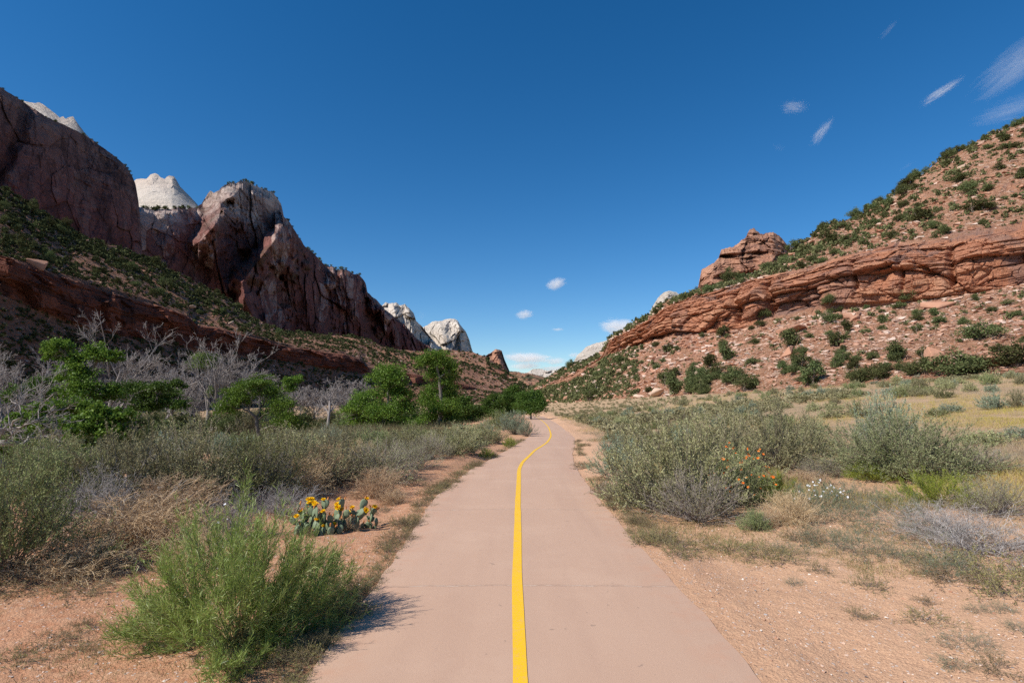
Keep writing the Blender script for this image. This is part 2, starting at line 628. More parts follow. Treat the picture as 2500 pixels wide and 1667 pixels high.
# ---- rock materials
def mat_hill(name, soil, soil2, pale, rock, rock2, varn, streak=0.5):
    t = NT(name)
    p = t.pos()
    bw = t.attr('band')
    s = t.mix(t.noise(p, 0.035, 5), soil, soil2)
    s = t.mix(t.ramp(t.noise(p, 0.9, 5, 0.7), [(0.44, 0.0), (0.62, 0.8)]), s, tuple(x * 0.6 for x in soil))
    for sc, thr, sz in ((0.55, 0.70, 0.42), (1.3, 0.62, 0.42), (3.0, 0.5, 0.45)):
        v = t.n('TexVoronoi', {'Vector': t.n('Mapping', {'Vector': t.n('TexCoord').outputs['Object'], 'Scale': (1, 1, 1.8)}).outputs[0], 'Scale': sc})
        k = t.math('MULTIPLY', t.math('GREATER_THAN', t.n('SeparateColor', {0: v.outputs['Color']}).outputs[0], thr), t.math('LESS_THAN', v.outputs['Distance'], sz))
        k = t.math('MULTIPLY', k, t.ramp(t.noise(p, 0.06, 3), [(0.35, 0.35), (0.6, 0.95)]))
        s = t.mix(k, s, t.mix(t.n('SeparateColor', {0: v.outputs['Color']}).outputs[1], rock, pale))
    st = t.noise(t.pos((0.03, 0.03, 1.0)), 1.3, 5, 0.65)
    r = t.mix(t.ramp(st, [(0.36, 0.0), (0.62, 1.0)]), rock, rock2)
    r = t.mix(t.ramp(t.noise(t.pos((1, 1, 0.35)), 0.09, 5, 0.6, 0.6), [(0.50, 0.0), (0.62, streak)]), r, varn)
    r = t.mix(t.ramp(t.noise(p, 0.7, 6, 0.7), [(0.56, 0.0), (0.72, 0.35)]), r, pale)
    r = t.mix(t.ramp(t.noise(t.pos((0.4, 0.4, 2.4)), 0.9, 6, 0.7), [(0.30, 0.6), (0.44, 0.0)]), r, tuple(x * 0.42 for x in rock))
    tn = t.attr('tone')
    r = t.mix(t.ramp(tn, [(0.16, 0.8), (0.38, 0.0)]), r, varn)
    r = t.mix(t.ramp(tn, [(0.60, 0.0), (0.85, 0.6)]), r, tuple(min(1, x * k_) for x, k_ in zip(rock, (1.25, 1.45, 1.5))))
    c = t.mix(bw, s, r)
    h = t.math('ADD', t.math('MULTIPLY', t.noise(p, 0.7, 7, 0.72), 2.0), t.math('MULTIPLY', t.noise(t.pos((0.3, 0.3, 2.0)), 0.8, 5, 0.7), 1.2))
    return t.out(t.bsdf(c, 0.95, t.bump(h, 0.9, 0.9), 0.05))


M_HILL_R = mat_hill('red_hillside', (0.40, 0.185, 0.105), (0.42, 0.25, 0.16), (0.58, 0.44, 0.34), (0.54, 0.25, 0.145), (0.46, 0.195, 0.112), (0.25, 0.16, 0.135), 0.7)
M_HILL_L = mat_hill('shade_darkened_hillside', (0.27, 0.125, 0.075), (0.29, 0.17, 0.11), (0.44, 0.31, 0.23), (0.21, 0.075, 0.048), (0.15, 0.055, 0.038), (0.08, 0.042, 0.035), 0.6)  # red rock and soil, colours darkened to deepen the shade on ledge and talus


def mat_cliff(name, low, mid, top, dark, zs, grain=1.0, bump=1.0, streak=0.6, crack=0.7, facet=0.55):
    """sheer sandstone wall; the vertex value t runs 0 at the foot to 1 at the rim"""
    t = NT(name)
    g = 1.0 / grain
    p = t.pos()
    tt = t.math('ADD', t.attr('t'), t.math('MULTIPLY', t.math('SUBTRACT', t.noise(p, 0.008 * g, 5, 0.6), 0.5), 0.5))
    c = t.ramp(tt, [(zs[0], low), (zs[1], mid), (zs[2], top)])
    c = t.mix(t.ramp(t.noise(t.pos((0.06, 0.06, 1)), 0.11 * g, 6, 0.65), [(0.38, 0.0), (0.62, 0.5)]), c, tuple(x * 0.62 for x in mid))
    c = t.mix(t.ramp(t.noise(t.pos((0.035, 0.035, 1)), 0.32 * g, 4, 0.7), [(0.30, 0.55), (0.42, 0.0)]), c, dark)
    c = t.mix(t.ramp(t.noise(t.pos((1, 1, 0.05)), 0.035 * g, 6, 0.65), [(0.5, 0.0), (0.66, streak)]), c, dark)
    c = t.mix(t.ramp(t.noise(t.pos((1, 1, 0.4)), 0.02 * g, 7, 0.7), [(0.54, 0.0), (0.72, 0.3)]), c, tuple(min(1, x * 1.2) for x in top))
    wv = t.n('VectorMath', {0: t.pos((1, 1, 0.28)), 1: t.n('VectorMath', {0: t.n('TexNoise', {'Vector': p, 'Scale': 0.03 * g, 'Detail': 4.0}).outputs['Color'], 'Scale': 26.0 * grain}, operation='SCALE').outputs[0]}, operation='ADD').outputs[0]
    for sc_, wd_ in ((0.022 * g, 0.022), (0.07 * g, 0.04)):
        vo = t.n('TexVoronoi', {'Vector': wv, 'Scale': sc_}, feature='DISTANCE_TO_EDGE').outputs['Distance']
        c = t.mix(t.math('MULTIPLY', t.math('LESS_THAN', vo, wd_), t.ramp(t.noise(p, 0.02 * g, 3), [(0.40, 0.0), (0.6, crack)])), c, dark)
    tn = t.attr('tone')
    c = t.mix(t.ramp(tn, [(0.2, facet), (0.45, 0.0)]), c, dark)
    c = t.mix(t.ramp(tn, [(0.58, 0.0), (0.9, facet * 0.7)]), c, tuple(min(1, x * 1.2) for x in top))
    c = t.mix(t.attr('scrub'), c, (0.05, 0.06, 0.03))
    h = t.math('ADD', t.math('MULTIPLY', t.noise(t.pos((1, 1, 0.22)), 0.05 * g, 8, 0.7), 1.6), t.noise(t.pos((0.25, 0.25, 1.0)), 0.09 * g, 7, 0.7))
    return t.out(t.bsdf(c, 0.95, t.bump(h, 0.9 * bump, 9.0 * grain), 0.05))


def structure(name, P, mat, label, cat, attrs, smooth=False):
    nr, nc = P.shape[:2]
    o = link(name, make_mesh(name, P, grid_faces(nr, nc), mat, smooth, attrs))
    return tag(o, label, cat, kind='structure')


# ---- right-hand hill: talus, ledge band, upper slope, ridge
cols = np.concatenate([np.arange(1290, 2560, 2.2), np.arange(2560, 3300, 6)])
base_r = [(1290, 987, 330), (1340, 988, 260), (1400, 988, 190), (1517, 970, 138), (1634, 972, 106), (1774, 958, 92), (1868, 951, 86), (2008, 940, 78), (2242, 921, 68), (2500, 902, 60), (2800, 880, 54), (3300, 850, 46)]
bot_r = [(1290, 966, 335), (1340, 952, 275), (1400, 935, 225), (1450, 900, 208), (1492, 866, 196), (1584, 838, 164), (1651, 820, 150), (1736, 815, 138), (1807, 804, 132), (1879, 776, 127), (2008, 745, 121), (2097, 745, 117), (2245, 735, 111), (2387, 718, 107), (2500, 696, 104), (2800, 640, 98), (3300, 560, 92)]
top_r = [(1290, 960, 336), (1340, 940, 278), (1400, 915, 230), (1450, 886, 212), (1470, 875, 206), (1490, 831, 202), (1530, 815, 188), (1584, 784, 171), (1629, 748, 162), (1700, 725, 150), (1780, 703, 142), (1852, 682, 137), (1883, 673, 135), (1995, 655, 131), (2053, 632, 129), (2120, 619, 126), (2209, 600, 121), (2320, 592, 117), (2387, 574, 115), (2500, 556, 112), (2800, 500, 106), (3300, 420, 100)]
rid_r = [(1290, 955, 345), (1311, 945, 330), (1336, 929, 310), (1366, 908, 290), (1397, 891, 268), (1450, 878, 240), (1473, 866, 225), (1495, 828, 212), (1504, 824, 205), (1519, 812, 200), (1561, 791, 188), (1584, 779, 182), (1615, 746, 176), (1664, 731, 168), (1695, 718, 166), (1718, 709, 165), (1771, 695, 163), (1838, 666, 166), (1896, 642, 172), (1932, 612, 178), (1981, 580, 181), (2030, 549, 184), (2097, 527, 187), (2137, 504, 188), (2182, 478, 190), (2218, 446, 191), (2254, 424, 192), (2298, 388, 193), (2343, 368, 193), (2387, 344, 194), (2432, 324, 194), (2500, 297, 194), (2800, 180, 196), (3300, 20, 196)]
skirt = [(q[0], q[1] + 8 + 300 / q[2], q[2] - 2.5) for q in base_r]
back = [(q[0], ('z', -20), q[2] + 130) for q in rid_r]
PRH, SRH = loft([skirt, base_r, bot_r, top_r, rid_r, back], [3, 95, 92, 110, 8], cols,
                [None, lambda f: f, lambda f: (f ** 0.93, 0.25 * f + 0.75 * f ** 4), None, lambda f: (1 - (1 - f) ** 1.0, f)])
nh = A([-0.72, -0.69])
S0 = SRH
in_band = sst(1.98, 2.02, S0) * (1 - sst(2.97, 3.06, S0))
in_talus, in_up = (S0 > 0.9) & (S0 < 2.0), (S0 > 3.0) & (S0 < 4.02)
sx = along(PRH, nh)
hh = np.clip(S0 - 2, 0, 1) * 13.0 + PRH[..., 2] * 0.02
bandamp = np.interp(cols, [1290, 1480, 1500, 1600, 3300], [0.0, 0.15, 0.9, 1, 1])[None]
vb = np.clip(S0 - 2, 0, 1) + 0.05 * fbm(sx * 0.05, 0, 0, 3, 13)
thin = sst(0.55, 0.66, vb)
d = (strata(sx, hh, 11, [(6.5, 2.0, 16), (2.6, 1.2, 8), (1.1, 0.4, 3.2)]) * (1 - thin) + strata(sx, hh, 15, [(2.3, 1.7, 12), (0.95, 1.0, 5), (0.5, 0.45, 2.0)], 0.62) * thin) * in_band * bandamp
tone = 0.5 + 0 * S0
ws_, wh_ = sx + 2.2 * fbm(sx * 0.12, hh * 0.2, 0, 3, 22), hh + 1.0 * fbm(sx * 0.1, hh * 0.2, 4, 3, 24)
for q, (a_, b_, am_) in enumerate(((22, 7.5, 2.8), (7.5, 3.2, 1.7), (2.8, 1.3, 0.65))):
    v_, e_ = facets(ws_, wh_, a_, b_, 140 + 7 * q, 1.2)
    d = d + in_band * bandamp * am_ * (v_ - 0.30 * np.exp(-(e_ / 0.05) ** 2)) * (1 - 0.45 * thin)
    tone = tone + (0.42, 0.42, 0.25)[q] * (facets(ws_, wh_, a_, b_, 140 + 7 * q, 0)[0]) - 0.25 * np.exp(-(e_ / 0.045) ** 2)
d = d + in_band * bandamp * 0.7 * fbm(sx * 0.045, hh * 0.06, 2, 3, 21)
# deep shaded clefts and the big bulging block seen in the ledge
for cxp, wd, am in ((1800, 7, -4.5), (1876, 10, -5.5), (2092, 5, -2.5), (2210, 5, -2.0), (2330, 8, -3.0), (1640, 6, -2.6), (1560, 5, -2.0)):
    d = d + am * np.exp(-((cols[None] - cxp - 4 * np.sin(S0 * 9)) / wd) ** 2) * sst(2.0, 2.25, S0) * (1 - sst(2.6, 2.95, S0))
for cxp, wd, am, v0 in ((1845, 26, 3.2, 2.42), (2215, 46, 4.0, 2.45), (2130, 34, 2.0, 2.35), (1735, 40, 1.6, 2.5), (2420, 60, 2.5, 2.55)):
    d = d + 0.4 * am * np.exp(-((cols[None] - cxp) / wd) ** 4 - ((S0 - v0) / 0.3) ** 4)
x_, y_, z_ = PRH[..., 0], PRH[..., 1], PRH[..., 2]
sl_ = (in_talus * sst(1.0, 1.12, S0) + in_up * sst(3.02, 3.1, S0)) * 1.0
dz = sl_ * (1.5 * fbm(x_ * 0.05, y_ * 0.05, z_ * 0.05, 4, 31) + 0.75 * fbm(x_ * 0.35, y_ * 0.35, z_ * 0.35, 4, 35, gain=0.6))
led = strata(sx, z_ * 0.8, 77, [(3.4, 1.1, 8), (1.3, 0.6, 3.5)])
ledmask = in_up * sst(0.1, 0.45, fbm(x_ * 0.025, y_ * 0.025, z_ * 0.07, 3, 41) + 0.7 * (1 - sst(3.0, 3.25, S0))) + in_talus * sst(0.2, 0.55, fbm(x_ * 0.03, y_ * 0.03, z_ * 0.08, 3, 43))
d = d + led * ledmask
PRH[..., 0] += nh[0] * d
PRH[..., 1] += nh[1] * d
PRH[..., 2] += dz * (1 - 0.7 * sst(3.9, 4.0, S0))
crest = np.exp(-((S0 - 4) / 0.02) ** 2)
PRH[..., 2] += crest * 0.7 * fbm(sx * 0.25, 0, 0, 3, 51)
bandw = np.clip(in_band * np.minimum(1, bandamp * 1.3) + 0.75 * ledmask * sst(0.1, 0.5, led), 0, 1)
structure('hill', PRH, M_HILL_R, 'sunlit red hillside with a banded sandstone ledge across it', 'hill', {'band': bandw, 'tone': np.clip(tone, 0, 1)})

# ---- left-hand hill: dark talus, shaded ledge band, wooded upper slope
cols_l = np.concatenate([np.arange(-700, -20, 7), np.arange(-20, 1300, 2.4)])
crest_l0 = [(-700, 200, 300), (-400, 300, 320), (0, 456, 340), (48, 485, 350), (120, 528, 365), (177, 566, 380), (230, 585, 395), (277, 602, 410), (311, 614, 420), (373, 633, 440), (430, 666, 455), (478, 690, 470), (550, 724, 490), (598, 762, 510), (660, 796, 530), (708, 815, 550), (730, 812, 600), (746, 810, 620), (813, 818, 650), (857, 822, 670), (896, 828, 690), (934, 845, 700), (972, 851, 710), (1014, 857, 730), (1049, 858, 745), (1083, 853, 760), (1152, 857, 760), (1187, 870, 730), (1221, 894, 690), (1244, 914, 650), (1270, 930, 600), (1294, 947, 560), (1300, 950, 550)]
_bY = lambda x: float(np.interp(x, [-700, -400, 0, 96, 191, 300, 478, 598, 741, 892, 1000, 1100, 1167, 1300], [132, 130, 136, 150, 164, 186, 226, 256, 296, 346, 396, 436, 466, 506]))
top_l = [(x, y, _bY(x) * 1.012 + 0.5) for x, y in ((-700, 430), (-400, 500), (0, 631), (72, 647), (120, 669), (191, 688), (263, 714), (335, 734), (407, 756), (459, 773), (478, 796), (526, 801), (598, 821), (670, 840), (741, 853), (813, 863), (838, 865), (877, 877), (892, 893), (1000, 913), (1100, 930), (1167, 948), (1300, 962))]
_tY = lambda x: np.interp(x, [q[0] for q in top_l], [q[2] for q in top_l])
crest_l = [(q[0], q[1], float(_tY(q[0])) + (q[2] - float(_tY(q[0]))) * np.interp(q[0], [0, 600, 760], [0.42, 0.5, 0.8])) for q in crest_l0]
bot_l = [(-700, 600, 132), (-400, 630, 130), (0, 716, 136), (96, 758, 150), (191, 796, 164), (300, 822, 186), (478, 852, 226), (598, 868, 256), (741, 890, 296), (892, 914, 346), (1000, 935, 396), (1100, 946, 436), (1167, 953, 466), (1300, 964, 506)]
base_l = [(-700, ('z', -2.5), 92), (0, ('z', -2.5), 110), (300, ('z', -2.6), 150), (500, ('z', -2.8), 195), (900, ('z', -3), 310), (1100, ('z', -3), 330), (1300, ('z', -3), 440)]
skirt_l = [(q[0], ('z', -7), q[2] - 3) for q in base_l]
back_l = [(q[0], ('z', -20), q[2] + 260) for q in crest_l]
PLH, SLH = loft([skirt_l, base_l, bot_l, top_l, crest_l, back_l], [2, 60, 50, 120, 6], cols_l,
                [None, None, lambda f: (f ** 0.9, 0.2 * f + 0.8 * f ** 4), None, None])
nh = A([0.93, -0.36])
S0 = SLH
in_band = sst(1.98, 2.02, S0) * (1 - sst(2.97, 3.05, S0))
sx = along(PLH, nh)
bh_ = np.interp(cols_l, [-700, 0, 478, 892, 960, 1000, 1100, 1300], [13, 12, 10, 9, 2, 5, 4, 1])[None]
hh = np.clip(S0 - 2, 0, 1) * bh_
amp = np.interp(cols_l, [-700, 880, 905, 970, 1010, 1150, 1180, 1300], [1, 1, 0.15, 0.1, 0.7, 0.6, 0, 0])[None]
d = amp * in_band * (strata(sx, hh, 61, [(5.0, 2.0, 17), (2.2, 1.2, 7), (0.9, 0.6, 3)]) + 1.5 * fbm(sx * 0.04, hh * 0.05, 0, 3, 65) + 3.4 * facets(sx + 2 * fbm(sx * 0.1, hh * 0.2, 0, 3, 66), hh, 15, 7, 160, 1.2)[0] + 1.5 * facets(sx, hh + fbm(sx * 0.1, hh * 0.2, 2, 3, 67), 5.5, 3, 170, 1.2)[0])
x_, y_, z_ = PLH[..., 0], PLH[..., 1], PLH[..., 2]
mid = ((S0 > 1.03) & (S0 < 1.98)) + ((S0 > 3.03) & (S0 < 4.01))
dz = mid * (2.2 * fbm(x_ * 0.025, y_ * 0.025, 0, 4, 71) + 0.5 * fbm(x_ * 0.2, y_ * 0.2, 0, 3, 75))
gul = ((S0 > 3.05) & (S0 < 4.01)) * sst(3.05, 3.3, S0)
dz = dz - gul * 3.0 * sst(0.1, 0.7, fbm(sx * 0.02, 0, 0, 2, 79, ridge=True)) * np.interp(cols_l, [-700, 500, 900, 1300], [0.5, 0.8, 1.5, 1.5])[None]
led = strata(sx, z_ * 0.5, 87, [(4, 1.6, 10), (1.6, 0.8, 4)])
lm = ((S0 > 3.0) & (S0 < 4.0)) * sst(0.15, 0.5, fbm(x_ * 0.02, y_ * 0.02, z_ * 0.06, 3, 81)) * 0.7
d = d + led * lm
PLH[..., 0] += nh[0] * d
PLH[..., 1] += nh[1] * d
PLH[..., 2] += dz * (1 - 0.8 * sst(3.85, 4.0, S0))
bandw = np.clip(in_band * np.minimum(1, amp * 1.3) + 0.8 * lm * sst(0.1, 0.6, led), 0, 1)
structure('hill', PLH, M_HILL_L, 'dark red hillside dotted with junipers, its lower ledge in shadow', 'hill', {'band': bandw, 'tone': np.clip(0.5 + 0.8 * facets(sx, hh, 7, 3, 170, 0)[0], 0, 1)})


# ---- great cliffs and far peaks
def massif(name, label, cols, crest, foot, mat, ridges=(), flute=(0.03, 0.012, 0.005), wl=(130, 42, 14), rows=130, lean=0.6, seed=0, jag=2.0, back=0.35,
           scrub=0.25, pxmap=None, fs=0.16, strat=0.4, block=1.0, byview=None, smooth=40):
    """rock wall from foot rail to crest rail. ridges: (polyline of px,py ; height as a share of the distance ; half width px ; skew)"""
    pc = cols if pxmap is None else pxmap(cols)
    c_py = np.interp(cols, [q[0] for q in crest], [q[1] for q in crest])
    c_Y = np.interp(cols, [q[0] for q in crest], [q[2] for q in crest])
    f_py = np.interp(cols, [q[0] for q in foot], [q[1] for q in foot])
    f_Y = np.interp(cols, [q[0] for q in foot], [q[2] for q in foot])
    c_py = c_py + jag * fbm(cols * 0.09, 0, 0, 4, seed + 1) + 0.5 * jag * np.abs(vnoise(cols * 0.35, 0, 0, seed + 2))
    f = np.linspace(0, 1, rows)[:, None]
    py = f_py[None] * (1 - f) + c_py[None] * f
    nk = max(3, int(smooth / abs(cols[1] - cols[0])) | 1)
    cs = np.convolve(np.pad(c_py, nk, mode='edge'), np.hanning(2 * nk + 1) / np.hanning(2 * nk + 1).sum(), 'valid')
    g = np.clip((f_py[None] - py) / np.maximum(f_py - cs, 1)[None], 0, 1.25)      # depth follows height, so that a knob on the rim stays a knob
    Yv = f_Y[None] + (c_Y - f_Y)[None] * (lean * g + (1 - lean) * g ** 3)
    px = np.broadcast_to(pc[None], py.shape)
    W = pt(px, py, Yv)
    k = f_Y.mean() / 800.0                                              # wavelengths scale with distance
    x, y, z = W[..., 0] / k, W[..., 1] / k, W[..., 2] / k
    dd = 0
    tone = np.full(py.shape, 0.5)
    for a, l, q in zip(flute, wl, range(9)):
        dd = dd + a * fbm(x / l, y / l, z * fs / l, 3, seed + 10 + q, ridge=(q < 2))
    dd = dd + strat * flute[-1] * fbm(x / 90, y / 90, z / 9, 4, seed + 33)
    arc = np.concatenate([[0], np.cumsum(np.linalg.norm(np.diff(W[0], axis=0), axis=1))]) / k
    wx_ = arc[None] + 14 * fbm(x / 60, y / 60, z / 60, 3, seed + 60)
    wz_ = z + 14 * fbm(x / 60, y / 60, z / 60, 3, seed + 66)
    for q, (wq, hq, am) in enumerate(((95, 130, 1.0), (36, 58, 0.5), (13, 22, 0.24), (5.5, 9, 0.11))):   # broken faces and joints
        v_, e_ = facets(wx_, wz_, wq, hq, seed + 70 + 7 * q, 1.3)
        dd = dd + block * am * 0.028 * (v_ - 0.22 * np.exp(-(e_ / 0.06) ** 2))
        tone = tone + (0.3, 0.35, 0.3, 0.2)[q] * facets(wx_, wz_, wq, hq, seed + 70 + 7 * q, 0)[0] - 0.2 * np.exp(-(e_ / 0.05) ** 2)
    dr = 0 * dd
    for poly, h, wpx, skew in ridges:
        poly = A(poly, float)
        best = np.full(py.shape, 1e9)
        sgn = np.zeros(py.shape)
        for i in range(len(poly) - 1):
            a, b = poly[i], poly[i + 1]
            ab = b - a
            u = np.clip(((px - a[0]) * ab[0] + (py - a[1]) * ab[1]) / (ab @ ab), 0, 1)
            ex, ey = px - a[0] - u * ab[0], py - a[1] - u * ab[1]
            ds = np.hypot(ex, ey)
            m = ds < best
            best = np.where(m, ds, best)
            sgn = np.where(m, np.sign(ex), sgn)
        wv = np.where(sgn < 0, wpx * (1 - skew), wpx * (1 + skew)) * (1 + 0.5 * fbm(px * 0.04, py * 0.04, 0, 3, seed + 50))
        q = np.clip(1 - best / np.maximum(wv, 1), 0, 1)
        dr = dr + h * (q if h > 0 else q * q * (3 - 2 * q))
    edge_f = 1 - 0.75 * sst(0.93, 1.0, f)
    P = A([0, 0, EYE]) + (W - A([0, 0, EYE])) * (1 - dd * edge_f - dr * (1 - 0.75 * sst(0.93, 1.0, f) * (dr > 0)))[..., None]
    bk = []
    for s in (0.03, 0.15, 0.5, 1.0):                                    # the far side, falling away behind the rim
        q = A([0, 0, EYE]) + (P[-1] - A([0, 0, EYE])) * (1 + back * s)
        q[:, 2] = P[-1][:, 2] * (1 - 0.25 * s) - s * 0.01 * c_Y - (s > 0.9) * 0.6 * P[-1][:, 2]
        bk.append(q)
    P = np.concatenate([P, np.stack(bk)])
    tv = np.concatenate([np.broadcast_to(f, py.shape), np.ones((4, len(cols)))])
    if byview:
        tv = (P[..., 2] - EYE) / P[..., 1] / byview                       # share of the greatest height angle
    gr = np.gradient(P[..., 2], axis=0) / (np.linalg.norm(np.gradient(P, axis=0), axis=-1) + 1e-6)
    sc_ = np.clip((0.62 - gr) / 0.3, 0, 1) * sst(-0.1, 0.4, fbm(P[..., 0] / k / 25, P[..., 1] / k / 25, P[..., 2] / k / 25, 4, seed + 70)) * scrub * 2
    sc_[rows:] = scrub
    structure(name, P, mat, label, 'mountain', {'t': tv, 'scrub': np.clip(sc_, 0, 0.9), 'tone': np.clip(np.concatenate([tone, np.full((4, len(cols)), 0.5)]), 0, 1)})
    return P


PURP, PURP2, GREY = (0.185, 0.060, 0.056), (0.25, 0.115, 0.105), (0.47, 0.36, 0.31)
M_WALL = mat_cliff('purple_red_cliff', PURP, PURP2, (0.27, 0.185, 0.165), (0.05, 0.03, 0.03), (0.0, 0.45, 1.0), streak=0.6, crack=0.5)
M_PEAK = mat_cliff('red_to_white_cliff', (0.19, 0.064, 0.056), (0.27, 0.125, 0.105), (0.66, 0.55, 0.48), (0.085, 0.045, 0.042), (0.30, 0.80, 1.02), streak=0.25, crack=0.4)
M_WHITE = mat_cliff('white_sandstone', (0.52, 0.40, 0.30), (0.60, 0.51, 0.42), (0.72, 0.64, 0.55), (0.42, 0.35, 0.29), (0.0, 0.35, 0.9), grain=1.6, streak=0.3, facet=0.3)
M_DOME = mat_cliff('pale_dome_stone', (0.60, 0.53, 0.44), (0.62, 0.55, 0.47), (0.52, 0.42, 0.35), (0.45, 0.38, 0.32), (0.2, 0.6, 1.0), grain=1.0, bump=0.7, streak=0.2, crack=0.25, facet=0.1)
M_RED = mat_cliff('orange_red_stone', (0.40, 0.185, 0.115), (0.48, 0.235, 0.145), (0.56, 0.32, 0.21), (0.22, 0.11, 0.08), (0.1, 0.5, 1.0), grain=0.4, streak=0.4, facet=0.7)
M_SLOPE = mat_cliff('red_scrub_slope', (0.36, 0.17, 0.11), (0.40, 0.21, 0.14), (0.40, 0.22, 0.15), (0.12, 0.10, 0.06), (0.1, 0.5, 1.0), grain=0.6, streak=0.5)

# the sheer wall at far left, its right-hand corner turning away
wall_crest = [(-500, 40, 540), (-200, 120, 540), (0, 212, 560), (53, 246, 585), (115, 286, 620), (163, 308, 650), (206, 329, 680), (239, 351, 700), (273, 376, 720), (306, 404, 740), (322, 428, 750), (331, 450, 756), (338, 490, 760), (343, 540, 764), (346, 600, 770), (420, 640, 1150)]
wall_foot = [(-500, 260, 515), (-200, 380, 515), (0, 480, 535), (120, 560, 595), (230, 610, 665), (320, 650, 720), (346, 660, 735), (420, 680, 1120)]
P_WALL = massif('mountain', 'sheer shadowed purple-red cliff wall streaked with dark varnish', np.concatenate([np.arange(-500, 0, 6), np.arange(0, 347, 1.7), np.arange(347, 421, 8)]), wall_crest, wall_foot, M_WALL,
       ridges=[([(60, 250), (40, 330), (-10, 440)], -0.03, 34, 0.2), ([(120, 290), (60, 560)], 0.012, 50, 0), ([(215, 340), (180, 570)], -0.010, 26, 0), ([(290, 400), (250, 620)], 0.014, 50, 0.3)],
       block=0.2, flute=(0.009, 0.005, 0.0025), wl=(150, 45, 13), seed=100, jag=1.5, lean=0.9, pxmap=lambda c: np.where(c > 347, 347 - (c - 347) * 0.25, c), fs=0.12)
# pale slickrock cap above the wall
massif('mountain', 'pale slickrock cap with two small knobs above the dark cliff wall', np.arange(20, 262, 1.5),
       [(20, 236, 1000), (53, 245, 1000), (70, 250, 1000), (84, 252, 1000), (96, 250, 1000), (106, 255, 1000), (115, 262, 1000), (130, 274, 1000), (146, 287, 1000), (154, 284, 1000), (160, 290, 1000), (168, 286, 1000), (178, 284, 1000), (184, 293, 1000), (196, 310, 1000), (206, 323, 1000), (225, 343, 1000), (262, 390, 1000)],
       [(20, 300, 780), (130, 340, 780), (262, 440, 780)], M_DOME, block=0.2, flute=(0.006, 0.003, 0.0015), rows=70, seed=140, jag=1.0, lean=0.9, scrub=0.1, strat=1.5, fs=1.0)
# white dome in the gap
massif('mountain', 'white rounded dome with two stubby towers on its top', np.arange(300, 520, 1.4),
       [(300, 470, 1500), (332, 438, 1500), (345, 436, 1500), (358, 437, 1500), (363, 431, 1500), (367, 426, 1500), (378, 423, 1500), (386, 426, 1500), (392, 433, 1500), (402, 438, 1500), (407, 432, 1500), (413, 429, 1500), (424, 430, 1500), (430, 438, 1500), (440, 456, 1500), (459, 475, 1500), (478, 495, 1500), (500, 520, 1500), (520, 540, 1500)],
       [(300, 530, 1130), (420, 540, 1090), (520, 560, 1150)], M_DOME, ridges=[([(374, 424), (370, 440)], 0.010, 15, 0), ([(419, 430), (422, 452)], 0.014, 17, 0.2)], block=0.15, flute=(0.008, 0.003, 0.002), rows=90, seed=150, jag=0.8, lean=0.9, scrub=0.08, strat=1.6, fs=1.0)
# the big stepped peak
pk_crest = [(300, 500, 1010), (344, 506, 1010), (373, 509, 1015), (411, 510, 1020), (450, 507, 1030), (480, 505, 1040), (492, 498, 1045), (500, 484, 1050), (508, 473, 1050), (514, 466, 1050), (521, 470, 1055), (536, 463, 1060), (546, 453, 1065), (555, 447, 1070), (575, 444, 1075), (593, 442, 1080), (608, 445, 1085), (622, 450, 1090), (650, 463, 1100), (668, 474, 1108), (677, 484, 1112), (686, 497, 1116), (690, 515, 1118), (693, 530, 1120), (700, 536, 1125), (708, 543, 1130), (720, 563, 1140), (732, 583, 1150), (750, 604, 1165), (765, 616, 1180), (794, 646, 1210), (823, 656, 1240), (845, 658, 1265), (856, 665, 1275), (866, 668, 1285), (875, 668, 1295), (884, 678, 1305), (893, 692, 1315), (897, 712, 1318), (918, 729, 1350), (937, 750, 1380), (953, 766, 1410), (970, 778, 1440), (984, 788, 1470), (1007, 815, 1520), (1018, 828, 1540), (1045, 842, 1600), (1074, 853, 1650), (1090, 870, 1680)]
_d = lambda x, Y: Y * float(np.interp(x, [300, 500, 600, 700, 900, 1090], [0.82, 0.93, 1.0, 1.15, 1.35, 1.5]))
pk_crest = [(q[0], q[1], _d(q[0], q[2])) for q in pk_crest]
pk_foot = [(300, 650, 870), (430, 690, 880), (550, 750, 880), (660, 820, 920), (760, 850, 1000), (860, 860, 1100), (960, 880, 1250), (1090, 900, 1450)]
_cY = lambda x: float(np.interp(x, [q[0] for q in pk_crest], [q[2] for q in pk_crest]))
pk_foot = [(q[0], q[1], 0.95 * _cY(q[0])) for q in pk_foot]
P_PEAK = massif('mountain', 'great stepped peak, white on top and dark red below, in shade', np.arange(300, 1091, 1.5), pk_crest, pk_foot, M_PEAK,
       ridges=[([(494, 462), (503, 492)], -0.20, 52, 0), ([(519, 505), (524, 550), (492, 585), (484, 592)], 0.085, 40, 0.5), ([(524, 550), (530, 640), (560, 730)], 0.06, 60, 0.4), ([(580, 440), (604, 520), (596, 600)], 0.035, 80, 0.3),
               ([(566, 520), (570, 580), (600, 640)], -0.022, 30, 0.2), ([(672, 585), (620, 650), (592, 690), (600, 740), (628, 790)], 0.15, 62, 0.5),
               ([(690, 560), (690, 640), (740, 700), (760, 790)], 0.035, 70, 0.3), ([(835, 665), (850, 720), (880, 790)], 0.05, 55, 0.2),
               ([(905, 730), (950, 780), (985, 840)], 0.05, 45, 0.3), ([(930, 760), (932, 810)], 0.04, 22, 0.1), ([(780, 640), (800, 720)], -0.02, 24, 0.1), ([(420, 515), (430, 640)], 0.02, 60, 0.2)],
       block=0.62, byview=0.38, fs=0.4, flute=(0.026, 0.014, 0.006), wl=(150, 55, 16), rows=230, seed=200, jag=4.0, lean=0.85, scrub=0.22)
